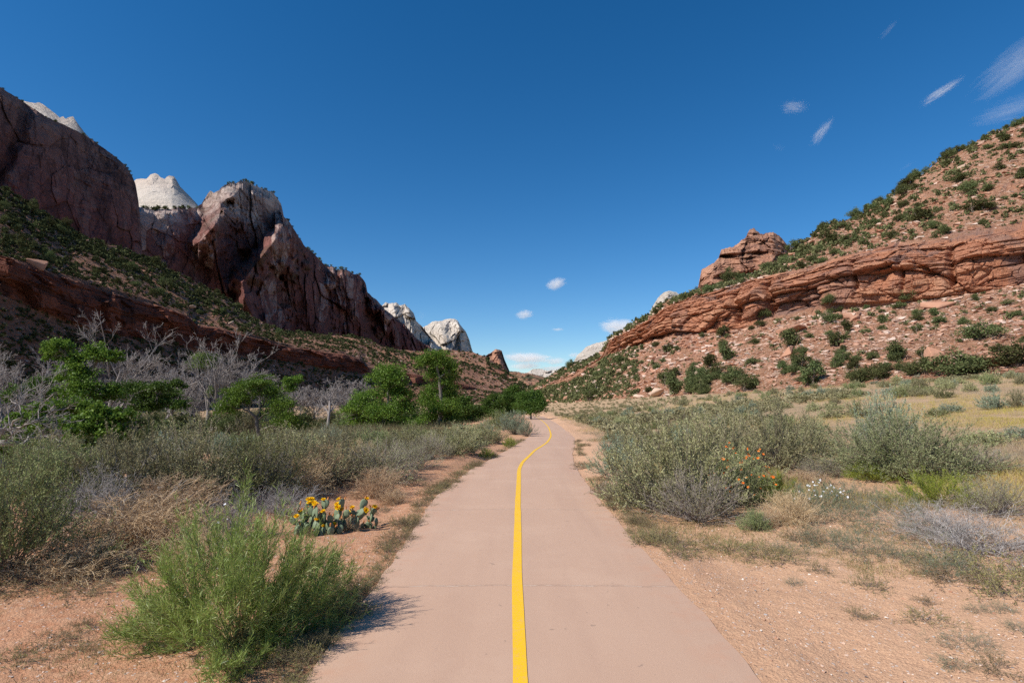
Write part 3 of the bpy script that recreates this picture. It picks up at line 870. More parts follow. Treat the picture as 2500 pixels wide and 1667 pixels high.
# white ridges further up the canyon
massif('mountain', 'jagged white and yellow rock ridge beyond the great peak', np.arange(920, 1085, 1.2),
       [(920, 752, 2350), (934, 744, 2350), (942, 735, 2350), (950, 740, 2360), (968, 738, 2370), (976, 745, 2380), (988, 742, 2390), (999, 751, 2400), (1010, 765, 2410), (1016, 782, 2420), (1030, 796, 2440), (1049, 819, 2470), (1068, 842, 2500), (1085, 856, 2520)],
       [(920, 850, 2150), (1085, 900, 2300)], M_WHITE, ridges=[([(1000, 760), (1012, 860)], 0.025, 26, 0.2), ([(960, 745), (980, 830)], 0.02, 24, 0.2)], flute=(0.014, 0.009, 0.004), rows=80, seed=240, jag=2.5, lean=0.9)
massif('mountain', 'broad white sandstone peak with a flat top at the canyon end', np.arange(1020, 1165, 1.2),
       [(1020, 830, 2900), (1028, 800, 2900), (1045, 793, 2900), (1056, 784, 2900), (1079, 782, 2900), (1099, 776, 2900), (1108, 777, 2900), (1117, 781, 2900), (1125, 793, 2900), (1137, 808, 2900), (1146, 830, 2900), (1153, 856, 2900), (1165, 880, 2900)],
       [(1020, 880, 2650), (1090, 890, 2550), (1165, 900, 2700)], M_WHITE, ridges=[([(1120, 785), (1128, 860)], 0.03, 26, 0.1), ([(1075, 790), (1090, 860)], 0.018, 22, 0)], flute=(0.012, 0.008, 0.004), rows=80, seed=260, jag=2, lean=0.8)
massif('mountain', 'small pointed red rock spire rising behind the scrubby hill', np.arange(1176, 1256, 1.0),
       [(1176, 880, 1900), (1187, 868, 1900), (1202, 857, 1900), (1211, 852, 1900), (1219, 853, 1900), (1225, 856, 1900), (1232, 877, 1900), (1240, 896, 1900), (1244, 905, 1900), (1256, 925, 1900)],
       [(1176, 910, 1780), (1256, 935, 1800)], M_RED, ridges=[([(1212, 853), (1222, 910)], 0.02, 16, 0.2)], flute=(0.008, 0.005, 0.003), rows=60, seed=280, jag=1.5, lean=0.8)
massif('mountain', 'low red scrub-covered spur closing the valley floor', np.arange(1225, 1420, 1.5),
       [(1225, 915, 1400), (1245, 905, 1400), (1259, 906, 1400), (1290, 911, 1350), (1320, 918, 1300), (1336, 921, 1250), (1360, 930, 1200), (1420, 950, 1200)],
       [(1225, 965, 1000), (1420, 975, 900)], M_SLOPE, ridges=[([(1262, 908), (1310, 960)], 0.03, 22, 0.2), ([(1295, 912), (1340, 955)], 0.03, 20, 0.2)], flute=(0.03, 0.016, 0.008), rows=60, seed=300, jag=2, lean=0.9, scrub=0.5)
massif('mountain', 'distant pale mesa on the skyline at the canyon mouth', np.arange(1280, 1420, 1.2),
       [(1280, 912, 5200), (1292, 906, 5200), (1301, 900, 5200), (1320, 900, 5200), (1336, 904, 5200), (1366, 902, 5200), (1378, 897, 5200), (1395, 890, 5200), (1420, 885, 5200)],
       [(1280, 935, 4900), (1420, 935, 4900)], M_WHITE, flute=(0.006, 0.004, 0.002), rows=40, seed=320, jag=1.2, scrub=0.12)
massif('mountain', 'long white sandstone slope sinking behind the right-hand hill', np.arange(1378, 1600, 1.5),
       [(1378, 908, 2300), (1386, 890, 2300), (1401, 881, 2300), (1408, 868, 2300), (1431, 846, 2300), (1458, 836, 2300), (1489, 828, 2300), (1540, 815, 2300), (1600, 810, 2300)],
       [(1378, 925, 2000), (1600, 925, 2000)], M_WHITE, flute=(0.012, 0.007, 0.004), rows=60, seed=340, jag=1.8, scrub=0.1)
massif('mountain', 'white rounded peak showing above the left end of the red ledge', np.arange(1560, 1740, 1.3),
       [(1560, 810, 1300), (1575, 787, 1300), (1584, 767, 1300), (1590, 753, 1300), (1597, 741, 1300), (1607, 726, 1300), (1620, 714, 1300), (1633, 709, 1300), (1651, 713, 1300), (1663, 722, 1300), (1673, 730, 1300), (1740, 760, 1300)],
       [(1560, 840, 1180), (1740, 830, 1150)], M_WHITE, ridges=[([(1630, 712), (1620, 780)], 0.015, 22, 0)], flute=(0.008, 0.006, 0.004), rows=70, seed=360, jag=1.6, scrub=0.12)
massif('mountain', 'blocky orange-red peak with a pointed summit above the right-hand slope', np.arange(1685, 2060, 1.5),
       [(1685, 735, 620), (1700, 714, 620), (1706, 692, 620), (1713, 657, 620), (1730, 648, 622), (1741, 642, 624), (1754, 629, 626), (1761, 608, 628), (1776, 605, 630), (1789, 603, 632), (1796, 596, 634), (1803, 590, 636), (1820, 580, 640), (1826, 566, 641), (1832, 558, 642), (1841, 555, 643), (1848, 563, 645), (1856, 571, 647), (1870, 568, 650), (1884, 567, 652), (1896, 571, 655), (1906, 580, 657), (1914, 589, 660), (1922, 598, 662), (1928, 608, 664), (1936, 630, 667), (1980, 660, 680), (2060, 680, 690)],
       [(1685, 770, 540), (1850, 740, 520), (1950, 720, 540), (2060, 720, 560)], M_RED, ridges=[([(1745, 645), (1730, 740)], 0.03, 36, 0.1), ([(1835, 640), (1845, 700)], -0.010, 22, 0.1), ([(1800, 610), (1810, 660)], 0.02, 26, 0.2), ([(1890, 575), (1880, 660)], 0.02, 40, 0.1), ([(1870, 650), (1900, 690)], 0.02, 26, 0.2)],
       block=0.9, flute=(0.010, 0.008, 0.005), wl=(110, 36, 12), rows=140, seed=380, jag=3.6, scrub=0.12, strat=4.5, lean=0.9)


# ================================================================ CLOUDS (thin volumes of droplets, kilometres away)
def mat_cloud(name, dens, scale, stretch, thr, soft=0.25, warp=0.5, fall=0.42):
    t = NT(name)
    tc = t.n('TexCoord').outputs['Object']
    r = t.n('VectorMath', {0: tc}, operation='LENGTH').outputs['Value']
    n = t.noise(t.n('Mapping', {'Vector': tc, 'Scale': stretch}).outputs[0], scale, 8, 0.68, warp)
    f = t.math('SUBTRACT', n, t.math('MULTIPLY_ADD', t.math('POWER', r, 2.0), fall))
    f.node.inputs[0].links[0].from_node  # keep order
    ma = f.node.inputs[1].links[0].from_node
    ma.inputs[2].default_value = thr
    f = t.n('MapRange', {'Value': f, 'From Min': 0.0, 'From Max': soft, 'To Min': 0.0, 'To Max': dens}).outputs[0]
    v = t.n('VolumePrincipled', {'Color': (1, 1, 1, 1), 'Density': f, 'Anisotropy': 0.0}).outputs[0]
    return t.out(v, True)


def cloud(label, px, py, rx, ry, Yd, mat, rot=0.0, depth=None):
    bm = bmesh.new()
    bmesh.ops.create_icosphere(bm, subdivisions=3, radius=1.0)
    me = bpy.data.meshes.new('cloud')
    bm.to_mesh(me)
    bm.free()
    me.materials.append(mat)
    o = link('cloud', me, None, pt(px, py, Yd))
    s = Yd / F
    o.scale = (rx * s, (depth or (rx + ry) / 2) * s, ry * s)
    o.rotation_euler = (0, -rot, 0)
    tag(o, label, 'cloud', 'clouds in the blue sky', 'stuff')
    o.visible_shadow = True


CL1 = mat_cloud('cirrus', 0.006, 2.6, (0.5, 1, 1.8), 0.43, 0.35, 2.6, 0.30)
CL2 = mat_cloud('cumulus', 0.014, 1.5, (1, 1, 1.3), 0.27, 0.55, 1.0)
CL3 = mat_cloud('faint_cirrus', 0.0007, 1.7, (0.5, 1, 2.0), 0.31, 0.5, 1.2)
cloud('small feathery white cloud high over the right-hand ridge', 1938, 262, 52, 24, 9000, CL1, R(-6))
cloud('slanting wispy streak of cloud above the red pointed peak', 2006, 322, 66, 21, 9000, CL1, R(52))
cloud('short thin wisp left of the slanting streak of cloud', 1902, 360, 26, 9, 9000, CL3, R(-25))
cloud('long narrow cloud streak rising towards the upper right corner', 2298, 224, 92, 20, 9000, CL1, R(32))
cloud('faint milky veil of cloud in the upper right corner', 2490, 150, 170, 70, 9500, CL3, R(38))
cloud('faint flat veil of cloud low on the right edge over the hill', 2470, 265, 130, 38, 9500, CL3, R(14))
cloud('very faint cloud wisp near the top edge', 2170, 72, 46, 12, 9500, CL3, R(48))
cloud('thin slanting cloud wisp just off the right-hand ridge', 2215, 405, 34, 6, 9500, CL3, R(30))
cloud('small round puff of cloud in the middle of the open sky', 1358, 692, 34, 21, 9000, CL2, R(10))
cloud('small puff of cloud below the middle of the sky', 1281, 767, 30, 17, 9000, CL2)
cloud('thin flat cloud dash over the valley', 1362, 804, 22, 5, 9000, CL2)
cloud('largest flat white cloud low over the canyon mouth', 1290, 873, 82, 19, 9000, CL2, R(-4))
cloud('flat white cloud right of the largest low cloud', 1357, 881, 36, 13, 9000, CL2)
cloud('lowest flat white cloud below the largest one', 1285, 893, 54, 12, 9000, CL2)
cloud('dim flat cloud on the skyline over the distant mesa', 1360, 899, 60, 9, 9000, CL2)
cloud('white cloud peeping over the left end of the red ledge', 1516, 798, 66, 30, 9000, CL2, R(-8))
cloud('small low cloud left of the long white slope', 1402, 866, 20, 9, 9000, CL2)
cloud('pale wisp of cloud right of the jagged white ridge', 1026, 772, 24, 14, 9000, CL3, R(20))

# ================================================================ PLANT MATERIALS
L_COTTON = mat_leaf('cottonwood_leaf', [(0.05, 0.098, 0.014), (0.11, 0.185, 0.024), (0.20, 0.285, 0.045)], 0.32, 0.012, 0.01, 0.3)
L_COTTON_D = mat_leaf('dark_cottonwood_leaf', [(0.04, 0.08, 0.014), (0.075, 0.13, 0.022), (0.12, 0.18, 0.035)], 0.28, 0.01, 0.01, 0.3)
L_JUN = mat_leaf('juniper_leaf', [(0.06, 0.072, 0.030), (0.105, 0.122, 0.048), (0.165, 0.175, 0.075)], 0.12, 0, 0.06, 0.8)
L_SAGE = mat_leaf('sage_leaf', [(0.17, 0.165, 0.075), (0.32, 0.31, 0.15), (0.50, 0.47, 0.28)], 0.1, 0, 0.05, 0.6)
L_SAGE_G = mat_leaf('green_sage_leaf', [(0.11, 0.135, 0.05), (0.235, 0.26, 0.105), (0.40, 0.41, 0.19)], 0.1, 0, 0.05, 0.55)
L_PALE = mat_leaf('pale_sage_leaf', [(0.20, 0.25, 0.16), (0.30, 0.36, 0.24), (0.40, 0.44, 0.32)], 0.2, 0, 0.02, 0.2)
L_RABBIT = mat_leaf('rabbitbrush_leaf', [(0.13, 0.20, 0.035), (0.25, 0.345, 0.07), (0.44, 0.50, 0.17)], 0.38, 0.03, 0.02, 0.2)
L_LIME = mat_leaf('lime_leaf', [(0.19, 0.24, 0.03), (0.30, 0.34, 0.05), (0.38, 0.38, 0.07)], 0.3, 0, 0.04, 0.3)
L_BLUE = mat_leaf('blue_green_weed', [(0.10, 0.155, 0.10), (0.155, 0.22, 0.14), (0.23, 0.28, 0.17)], 0.25, 0, 0.03, 0.25)
L_OLIVE = mat_leaf('olive_weed', [(0.18, 0.15, 0.06), (0.25, 0.21, 0.09), (0.34, 0.27, 0.14)], 0.2, 0, 0.06, 0.4)
L_DRY = mat_leaf('dry_grass', [(0.30, 0.22, 0.11), (0.42, 0.32, 0.18), (0.52, 0.42, 0.26)], 0.2, 0, 0.03, 0.3)
L_TAN = mat_leaf('tumbleweed_twig', [(0.34, 0.22, 0.115), (0.47, 0.33, 0.19), (0.62, 0.48, 0.32)], 0.0, 0, 0.02, 0.3)
L_GREYT = mat_leaf('grey_twig', [(0.20, 0.17, 0.15), (0.30, 0.27, 0.25), (0.42, 0.39, 0.37)], 0.0, 0, 0.02, 0.3)
B_STEM = mat_bark('sage_stem', (0.16, 0.125, 0.09), (0.30, 0.25, 0.19), 40)
B_DARK = mat_bark('dark_stem', (0.07, 0.05, 0.035), (0.16, 0.12, 0.085), 40)
B_GREEN = mat_bark('green_stem', (0.20, 0.21, 0.09), (0.33, 0.30, 0.15), 40)
B_BARE = mat_bark('bleached_bark', (0.21, 0.18, 0.165), (0.37, 0.33, 0.305), 6)
B_TRUNK = mat_bark('cottonwood_bark', (0.13, 0.105, 0.085), (0.27, 0.235, 0.20), 6)
B_JUN = mat_bark('juniper_bark', (0.14, 0.11, 0.085), (0.25, 0.20, 0.16), 8)


# ================================================================ PLANT KITS (one of each kind, base at the origin)
def dome(rg, n, Rx, H, up0=0.15, flat=1.0, lob=0.26):
    """stem ends spread over an uneven dome"""
    az = rg.uniform(0, 2 * math.pi, n)
    el = np.arcsin(np.clip(rg.uniform(up0, 1.0, n), 0, 1)) * flat
    k = 1 + lob * (np.sin(az * 3 + rg.uniform(0, 6)) + np.sin(az * 5 + rg.uniform(0, 6)) * 0.6) * np.cos(el) + rg.normal(0, 0.08, n)
    return np.stack([np.cos(az) * np.cos(el) * Rx * k, np.sin(az) * np.cos(el) * Rx * k, np.sin(el) * H * (1 + rg.normal(0, 0.10, n))], -1)


def bush(seed, Rx, H, ns=60, nt=9, nl=14, ll=0.018, lw=0.007, tl=0.22, leaf=L_SAGE, stem=B_STEM, twig_r=0.0012, wob=0.22, up=0.12, spread=0.10, ang=0.5, lang=0.7, up0=0.12, stem_r=0.006, bare=0.0, tip=False):
    rg = np.random.default_rng(seed)
    E = dome(rg, ns, Rx, H, up0)
    S = np.stack([rg.normal(0, spread * Rx, ns), rg.normal(0, spread * Rx, ns), np.zeros(ns) - 0.02], -1)
    K = 6
    tt = np.linspace(0, 1, K)[None, :, None]
    C = S * 0.35 + E * 0.65
    C[:, 2] = E[:, 2] * rg.uniform(0.3, 0.6, ns)
    P = S[:, None] * (1 - tt) ** 2 + 2 * C[:, None] * tt * (1 - tt) + E[:, None] * tt ** 2
    P[:, 1:] += rg.normal(0, 0.02 * Rx, P[:, 1:].shape)
    mb = MB()
    mb.add(*tubes(P, stem_r, stem_r * 0.35))
    S1, D1, i1, t1 = spawn(rg, P, nt, 0.35, 1.0, ang, 0.3)
    L1 = tl * rg.uniform(0.5, 1.2, len(S1))
    T = grow(rg, S1, D1, L1, 5, wob, up)
    mb.add(*tubes(T, twig_r * 1.3, twig_r * 0.6))
    kit = {'stems': None}
    if nl:
        keep = rg.uniform(size=len(T)) > bare
        T2 = T[keep]
        S2, D2, i2, t2 = spawn(rg, T2, nl, 0.12, 1.0, lang, 0.35)
        hgt = np.clip(S2[:, 2] / H, 0, 1)
        lm = MB()
        L2 = ll * rg.uniform(0.6, 1.3, len(S2))
        V, Fq = blades(rg, S2, D2, L2, lw * rg.uniform(0.7, 1.3, len(S2)), 0.5, 0.1)
        tw = rg.uniform(-0.22, 0.22, len(T2))[i2]
        lm.add(V, Fq, rep(np.clip(rg.normal(0.5, 0.2, len(S2)) + tw, 0, 1)))
        kit['stems'] = mb.mesh('stems', stem)
        kit['foliage'] = lm.mesh('foliage', leaf)
    else:
        kit['stems'] = mb.mesh('stems', stem)
    return kit


def tangle(seed, Rx, H, n=120, n2=5, mat=L_TAN, r=0.0022, curl=0.35, up=0.02, flat=1.0):
    """leafless ball of dry curling twigs"""
    rg = np.random.default_rng(seed)
    E = dome(rg, n, Rx, H, 0.05)
    S = np.stack([rg.normal(0, 0.12 * Rx, n), rg.normal(0, 0.12 * Rx, n), np.abs(rg.normal(0.03, 0.04, n))], -1)
    P = grow(rg, S, E - S, np.linalg.norm(E - S, axis=1) * 1.15, 7, curl * 0.55, up)
    P[..., 2] = np.maximum(P[..., 2], 0.01)
    mb = MB()
    mb.add(*tubes(P, r * 1.3, r * 0.7), rep(rg.uniform(0, 1, n), 21))
    S1, D1, _, _ = spawn(rg, P, n2, 0.3, 1.0, 0.8, 0.35)
    T = grow(rg, S1, D1, 0.32 * Rx * rg.uniform(0.5, 1.3, len(S1)), 6, curl, 0.0)
    T[..., 2] = np.maximum(T[..., 2], 0.008)
    mb.add(*tubes(T, r * 0.8, r * 0.45), rep(rg.uniform(0, 1, len(T)), 18))
    S2, D2, _, _ = spawn(rg, T, 3, 0.2, 1.0, 0.8, 0.35)
    U = grow(rg, S2, D2, 0.15 * Rx * rg.uniform(0.5, 1.3, len(S2)), 4, curl, 0.0)
    U[..., 2] = np.maximum(U[..., 2], 0.006)
    mb.add(*tubes(U, r * 0.55, r * 0.35), rep(rg.uniform(0, 1, len(U)), 12))
    return {'twigs': mb.mesh('twigs', mat)}


def weed(seed, Rx, H, n=26, leaf=L_OLIVE, nl=16, ll=0.012, lw=0.005):
    return bush(seed, Rx, H, n, 5, nl, ll, lw, 0.4 * max(Rx, H), leaf, B_STEM, 0.0008, 0.3, 0.05, 0.15, 0.6, 0.8, 0.05, 0.0016)


def lobes_crown(rg, C, Rr, nclump, nleaf, size, mb, shell=0.55, spread=0.22, hang=-0.15, wide=0.8):
    """leaf clumps over ellipsoidal lobes: C (n,3), Rr (n,3)"""
    for c, r, nc in zip(C, Rr, nclump):
        u = unit(rg, nc)
        u[:, 2] = np.where(u[:, 2] < -0.5, -u[:, 2], u[:, 2])
        cen = c + u * r * (rg.uniform(shell, 1.05, nc) * (1 + 0.15 * np.sin(u[:, 0] * 7 + u[:, 2] * 5 + c[0])))[:, None]
        rr = r.mean() * spread * rg.uniform(0.6, 1.4, nc)
        N = nc * nleaf
        B = np.repeat(cen, nleaf, 0) + rg.normal(size=(N, 3)) * np.repeat(rr, nleaf)[:, None] * A([1, 1, 0.75])
        D = unit(rg, N, hang)
        L = size * rg.uniform(0.6, 1.3, N)
        V, Fq = blades(rg, B, D, L, L * wide, 0.5, 0.08)
        tone = np.repeat(rg.normal(0, 0.16, nc), nleaf)
        mb.add(V, Fq, rep(np.clip(0.5 + tone + rg.normal(0, 0.16, N), 0, 1)))


def juniper(seed, H=2.5, Rx=1.35, nclump=26, nleaf=13, size=0.17, nl=9):
    rg = np.random.default_rng(seed)
    az = rg.uniform(0, 6.28, nl)
    rad = rg.uniform(0.25, 0.72, nl) * Rx
    C = np.stack([np.cos(az) * rad, np.sin(az) * rad, rg.uniform(0.16, 0.60, nl) * H], -1)
    C[0] = (rg.normal(0, 0.15), rg.normal(0, 0.15), H * 0.72)
    Rr = np.stack([rg.uniform(0.3, 0.5, nl) * Rx, rg.uniform(0.3, 0.5, nl) * Rx, rg.uniform(0.18, 0.30, nl) * H], -1)
    lm = MB()
    lobes_crown(rg, C, Rr, [nclump] * nl, nleaf, size, lm, 0.35, 0.3, 0.25, 0.55)
    tb = MB()
    P = grow(rg, np.zeros((2, 3)) + [0, 0, -0.25], A([[0.15, 0, 1], [-0.2, 0.1, 1]]), H * 0.75, 6, 0.12, 0.05)
    tb.add(*tubes(P, 0.11, 0.03, 5))
    St = P[rg.integers(0, 2, nl), rg.integers(1, 4, nl)]
    m = (St + C) / 2 + rg.normal(0, 0.08, (nl, 3))
    tb.add(*tubes(np.stack([St, m, C], 1), 0.05, 0.015, 4))
    return {'trunk': tb.mesh('trunk', B_JUN), 'crown': lm.mesh('crown', L_JUN)}


def far_shrub_arrays(rg, n, H, Rx, size):
    """a few dozen leaf cards, for one shrub a few pixels high"""
    u = unit(rg, n, 0.35)
    B = u * A([Rx, Rx, H * 0.55]) * rg.uniform(0.35, 1.0, n)[:, None] * (1 + 0.25 * np.sin(u[:, :1] * 6 + u[:, 1:2] * 4))
    B[:, 2] += H * 0.42
    D = unit(rg, n, 0.3)
    L = size * rg.uniform(0.6, 1.3, n)
    V, Fq = blades(rg, B - D * L[:, None] / 2, D, L, L * 0.7, 0.5)
    return V, Fq


def far_shrub(seed, H=1.0, Rx=0.62, n=130, size=0.26, leaf=L_JUN):
    rg = np.random.default_rng(seed)
    V, Fq = far_shrub_arrays(rg, n, H, Rx, size)
    return {'shrub': MB().add(V, Fq, rep(np.clip(rg.normal(0.5, 0.22, n), 0, 1))).mesh('shrub', leaf)}


def skeleton(rg, P0, r0, r1, levels, floor=0.0):
    """branch levels from given limbs: levels = (n, t0, t1, angle, length factor, K, wobble, up, radius factor)"""
    out = [(P0, np.broadcast_to(r0, (len(P0),)), np.broadcast_to(r1, (len(P0),)))]
    P, ra, rb = out[0]
    for (n, t0, t1, ang, lf, K, wob, up, rf) in levels:
        Lp = np.linalg.norm(np.diff(P, axis=1), axis=-1).sum(1)
        S, D, idx, t = spawn(rg, P, n, t0, t1, ang, 0.22)
        rr = (ra[idx] + (rb[idx] - ra[idx]) * t) * rf
        L = Lp[idx] * lf * rg.uniform(0.6, 1.25, len(S)) * (1.15 - 0.5 * t)
        P = grow(rg, S, D, L, K, wob, up)
        ra = np.maximum(rr, floor)
        rb = np.maximum(rr * 0.35, floor * 0.7)
        out.append((P, ra, rb))
    return out


def bare_tree(seed, H, lean=(0, 0), trunks=1, spreadf=0.5, r=0.17, mat=B_BARE, twig=0.012, dens=1.0, wob=0.10):
    rg = np.random.default_rng(seed)
    S = rg.normal(0, 0.25, (trunks, 3)) * [1, 1, 0] + [0, 0, -0.4]
    D = np.stack([lean[0] + rg.normal(0, 0.22, trunks), lean[1] + rg.normal(0, 0.15, trunks), np.ones(trunks)], -1)
    P = grow(rg, S, D, H * 0.62 * rg.uniform(0.85, 1.1, trunks), 9, 0.10, 0.03)
    n = max(1, int(round(6 * dens)))
    sk = skeleton(rg, P, r, r * 0.35, [(n, 0.35, 1.0, 0.65, 0.62 * spreadf / 0.5, 7, wob * 1.2, 0.05, 0.62), (int(6 * dens), 0.2, 1.0, 0.6, 0.55, 6, 0.14, 0.05, 0.55),
                                       (int(6 * dens), 0.15, 1.0, 0.6, 0.55, 5, 0.16, 0.05, 0.5), (4, 0.1, 1.0, 0.55, 0.5, 4, 0.16, 0.04, 0.5)], twig)
    tb, bb = MB(), MB()
    tb.add(*tubes(sk[0][0], sk[0][1], sk[0][2], 6))
    for q, (Pq, a, b) in enumerate(sk[1:]):
        bb.add(*tubes(Pq, a, b, 5 if q == 0 else 3))
    return {'trunk': tb.mesh('trunk', mat, True), 'branches': bb.mesh('branches', mat)}


def leafy_tree(seed, base, Yd, trunk, lobes, leaf=L_COTTON, size=0.10, dens=1.0, r=0.16, bark=B_TRUNK, twigs=5, dead=()):
    """a tree fitted to a photographed outline: trunk = pixel polyline, lobes = (px, py, half width px, half height px); all at forward distance Yd"""
    rg = np.random.default_rng(seed)
    base = A(base)
    s = Yd / F
    tp = np.stack([pt(a, b, Yd) for a, b in trunk]) - base
    tp[0, 2] = -0.4
    tp[:, 1] += np.cumsum(rg.normal(0, 0.15, len(tp)))
    tq = np.stack([np.interp(np.linspace(0, len(tp) - 1, 12), np.arange(len(tp)), tp[:, k]) for k in range(3)], -1)
    tq[1:-1] += rg.normal(0, 0.05 * r / 0.16, tq[1:-1].shape)
    tb = MB().add(*tubes(tq[None], r * 1.15, r * 0.45, 7))
    C, Rr, ncl = [], [], []
    for (a, b, rx, ry) in lobes:
        c = pt(a, b, Yd) - base
        c[1] += rg.uniform(-0.6, 0.6) * rx * s
        R3 = A([rx * s, rx * s * 0.9, ry * s])
        C.append(c)
        Rr.append(R3)
        ncl.append(max(14, int(dens * 84 * (R3[0] * R3[2]) ** 0.75)))
        below = tq[:, 2] < c[2] - 0.1 * R3[2]
        cand = tq[below] if below.any() else tq[:2]
        S = cand[np.argmin(np.linalg.norm((cand - c) * [1, 1, 0.6], axis=1))]
        tt = np.linspace(0, 1, 7)[:, None]
        M = S * 0.5 + c * 0.5 + [0, 0, 0.12 * np.linalg.norm(c - S)]
        limb = S * (1 - tt) ** 2 + 2 * M * tt * (1 - tt) + c * tt ** 2
        limb[1:] += rg.normal(0, 0.04 * np.linalg.norm(c - S), limb[1:].shape) * 0.6
        sk = skeleton(rg, limb[None], r * 0.5, r * 0.15, [(twigs + 3, 0.45, 1.0, 0.8, 0.5, 5, 0.12, 0.05, 0.6), (twigs, 0.2, 1.0, 0.7, 0.5, 4, 0.15, 0.03, 0.5)], 0.010)
        for Pq, ra, rb in sk:
            tb.add(*tubes(Pq, ra, rb, 4))
    for line in dead:
        dp = np.stack([pt(a, b, Yd) for a, b in line])[None] - base
        dq = np.stack([np.interp(np.linspace(0, dp.shape[1] - 1, 9), np.arange(dp.shape[1]), dp[0, :, k]) for k in range(3)], -1)[None]
        for Pq, ra, rb in skeleton(rg, dq, r * 0.5, r * 0.2, [(7, 0.3, 1.0, 0.7, 0.45, 6, 0.15, 0.03, 0.6), (6, 0.2, 1, 0.6, 0.5, 5, 0.15, 0.02, 0.5), (5, 0.2, 1, 0.6, 0.5, 4, 0.15, 0, 0.5)], 0.010):
            tb.add(*tubes(Pq, ra, rb, 4))
    lm = MB()
    lobes_crown(rg, C, Rr, ncl, 38, size * 1.02, lm, 0.30, 0.17)
    return {'trunk': tb.mesh('trunk', bark, True), 'crown': lm.mesh('crown', leaf)}


# ================================================================ TREES ALONG THE WASH
def tree_at(seed, Yd, trunk, lobes, label, group=None, name='cottonwood_tree', **kw):
    bx, by = pt(trunk[0][0], trunk[0][1], Yd)[:2]
    base = A([bx, by, float(gz(bx, by))])
    kit = leafy_tree(seed, base, Yd, trunk, lobes, **kw)
    return thing(kit, name, label, 'tree', group, base)


tree_at(1, 30, [(205, 1045), (203, 990), (190, 950), (215, 900), (240, 870)],
        [(158, 852, 34, 24), (128, 868, 26, 20), (190, 880, 26, 20), (238, 868, 36, 26), (276, 872, 24, 18), (200, 915, 44, 26), (155, 930, 20, 16), (215, 958, 46, 32), (262, 966, 38, 30)],
        'leafy green cottonwood at far left with a tall double-topped crown', dens=1.2, size=0.10, r=0.13)
tree_at(2, 36, [(330, 1050), (320, 1000), (330, 960)],
        [(318, 955, 42, 24), (362, 968, 44, 26), (400, 950, 34, 16), (345, 995, 42, 20), (392, 985, 20, 16), (420, 940, 26, 12)],
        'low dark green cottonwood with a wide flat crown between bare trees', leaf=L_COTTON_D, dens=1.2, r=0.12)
tree_at(3, 17, [(250, 1130), (245, 1070), (240, 1020)], [(200, 1035, 34, 24), (245, 1010, 38, 26), (290, 1030, 36, 26), (240, 1050, 48, 24), (285, 1058, 30, 18), (180, 1062, 26, 20)],
        'bright green leafy sapling rising behind the sagebrush at left', leaf=L_COTTON, dens=1.5, size=0.085, r=0.05)
tree_at(4, 16, [(60, 1150), (75, 1105)], [(40, 1110, 44, 24), (100, 1100, 40, 24), (150, 1110, 40, 24), (10, 1095, 36, 22), (190, 1100, 26, 20), (-40, 1100, 44, 26), (80, 1130, 60, 20)],
        'low bright green thicket under the bleached dead limbs at left', leaf=L_COTTON, dens=1.5, size=0.085, r=0.04)
tree_at(5, 24, [(110, 1090), (120, 1030), (150, 990)], [(90, 1005, 36, 22), (150, 1000, 44, 26), (190, 1000, 34, 22), (60, 1030, 34, 20), (130, 1035, 46, 22)],
        'mid green leafy tree behind the bleached dead limbs at left', leaf=L_COTTON, dens=1.1, size=0.10, r=0.09)
tree_at(6, 46, [(629, 1055), (622, 1030), (612, 1005), (596, 985)],
        [(565, 965, 34, 22), (610, 948, 42, 20), (650, 962, 42, 22), (690, 995, 42, 26), (555, 1000, 34, 22), (705, 1030, 44, 24), (585, 980, 30, 20), (730, 1050, 34, 18), (640, 938, 30, 10)],
        'spreading green cottonwood with a leaning trunk and a fallen limb beside it', dens=1.0, r=0.16, dead=[[(640, 1050), (660, 1040), (690, 1042), (705, 1055)]])
tree_at(7, 44, [(930, 1060), (945, 1000), (950, 950)],
        [(951, 910, 40, 22), (930, 926, 32, 22), (970, 935, 30, 24), (952, 955, 40, 24), (896, 970, 38, 22), (900, 998, 48, 26), (985, 1003, 42, 28), (945, 1008, 50, 28), (870, 1028, 44, 22), (925, 1035, 56, 22), (1000, 1036, 40, 22), (975, 970, 32, 22), (855, 1000, 26, 14)],
        'broad bright green cottonwood left of the tall one near the path', dens=1.0, r=0.15)
tree_at(8, 48, [(1072, 1050), (1078, 990), (1078, 930), (1072, 890)],
        [(1064, 870, 34, 15), (1038, 886, 32, 20), (1078, 888, 40, 24), (1100, 908, 26, 22), (1066, 914, 38, 22), (1086, 938, 34, 22), (1062, 965, 42, 26), (1094, 968, 30, 22), (1045, 988, 32, 24), (1078, 1002, 46, 28), (1050, 1028, 44, 22), (1098, 1022, 32, 24)],
        'tallest bright green cottonwood with a two-tiered crown beside the path', dens=1.0, r=0.18)
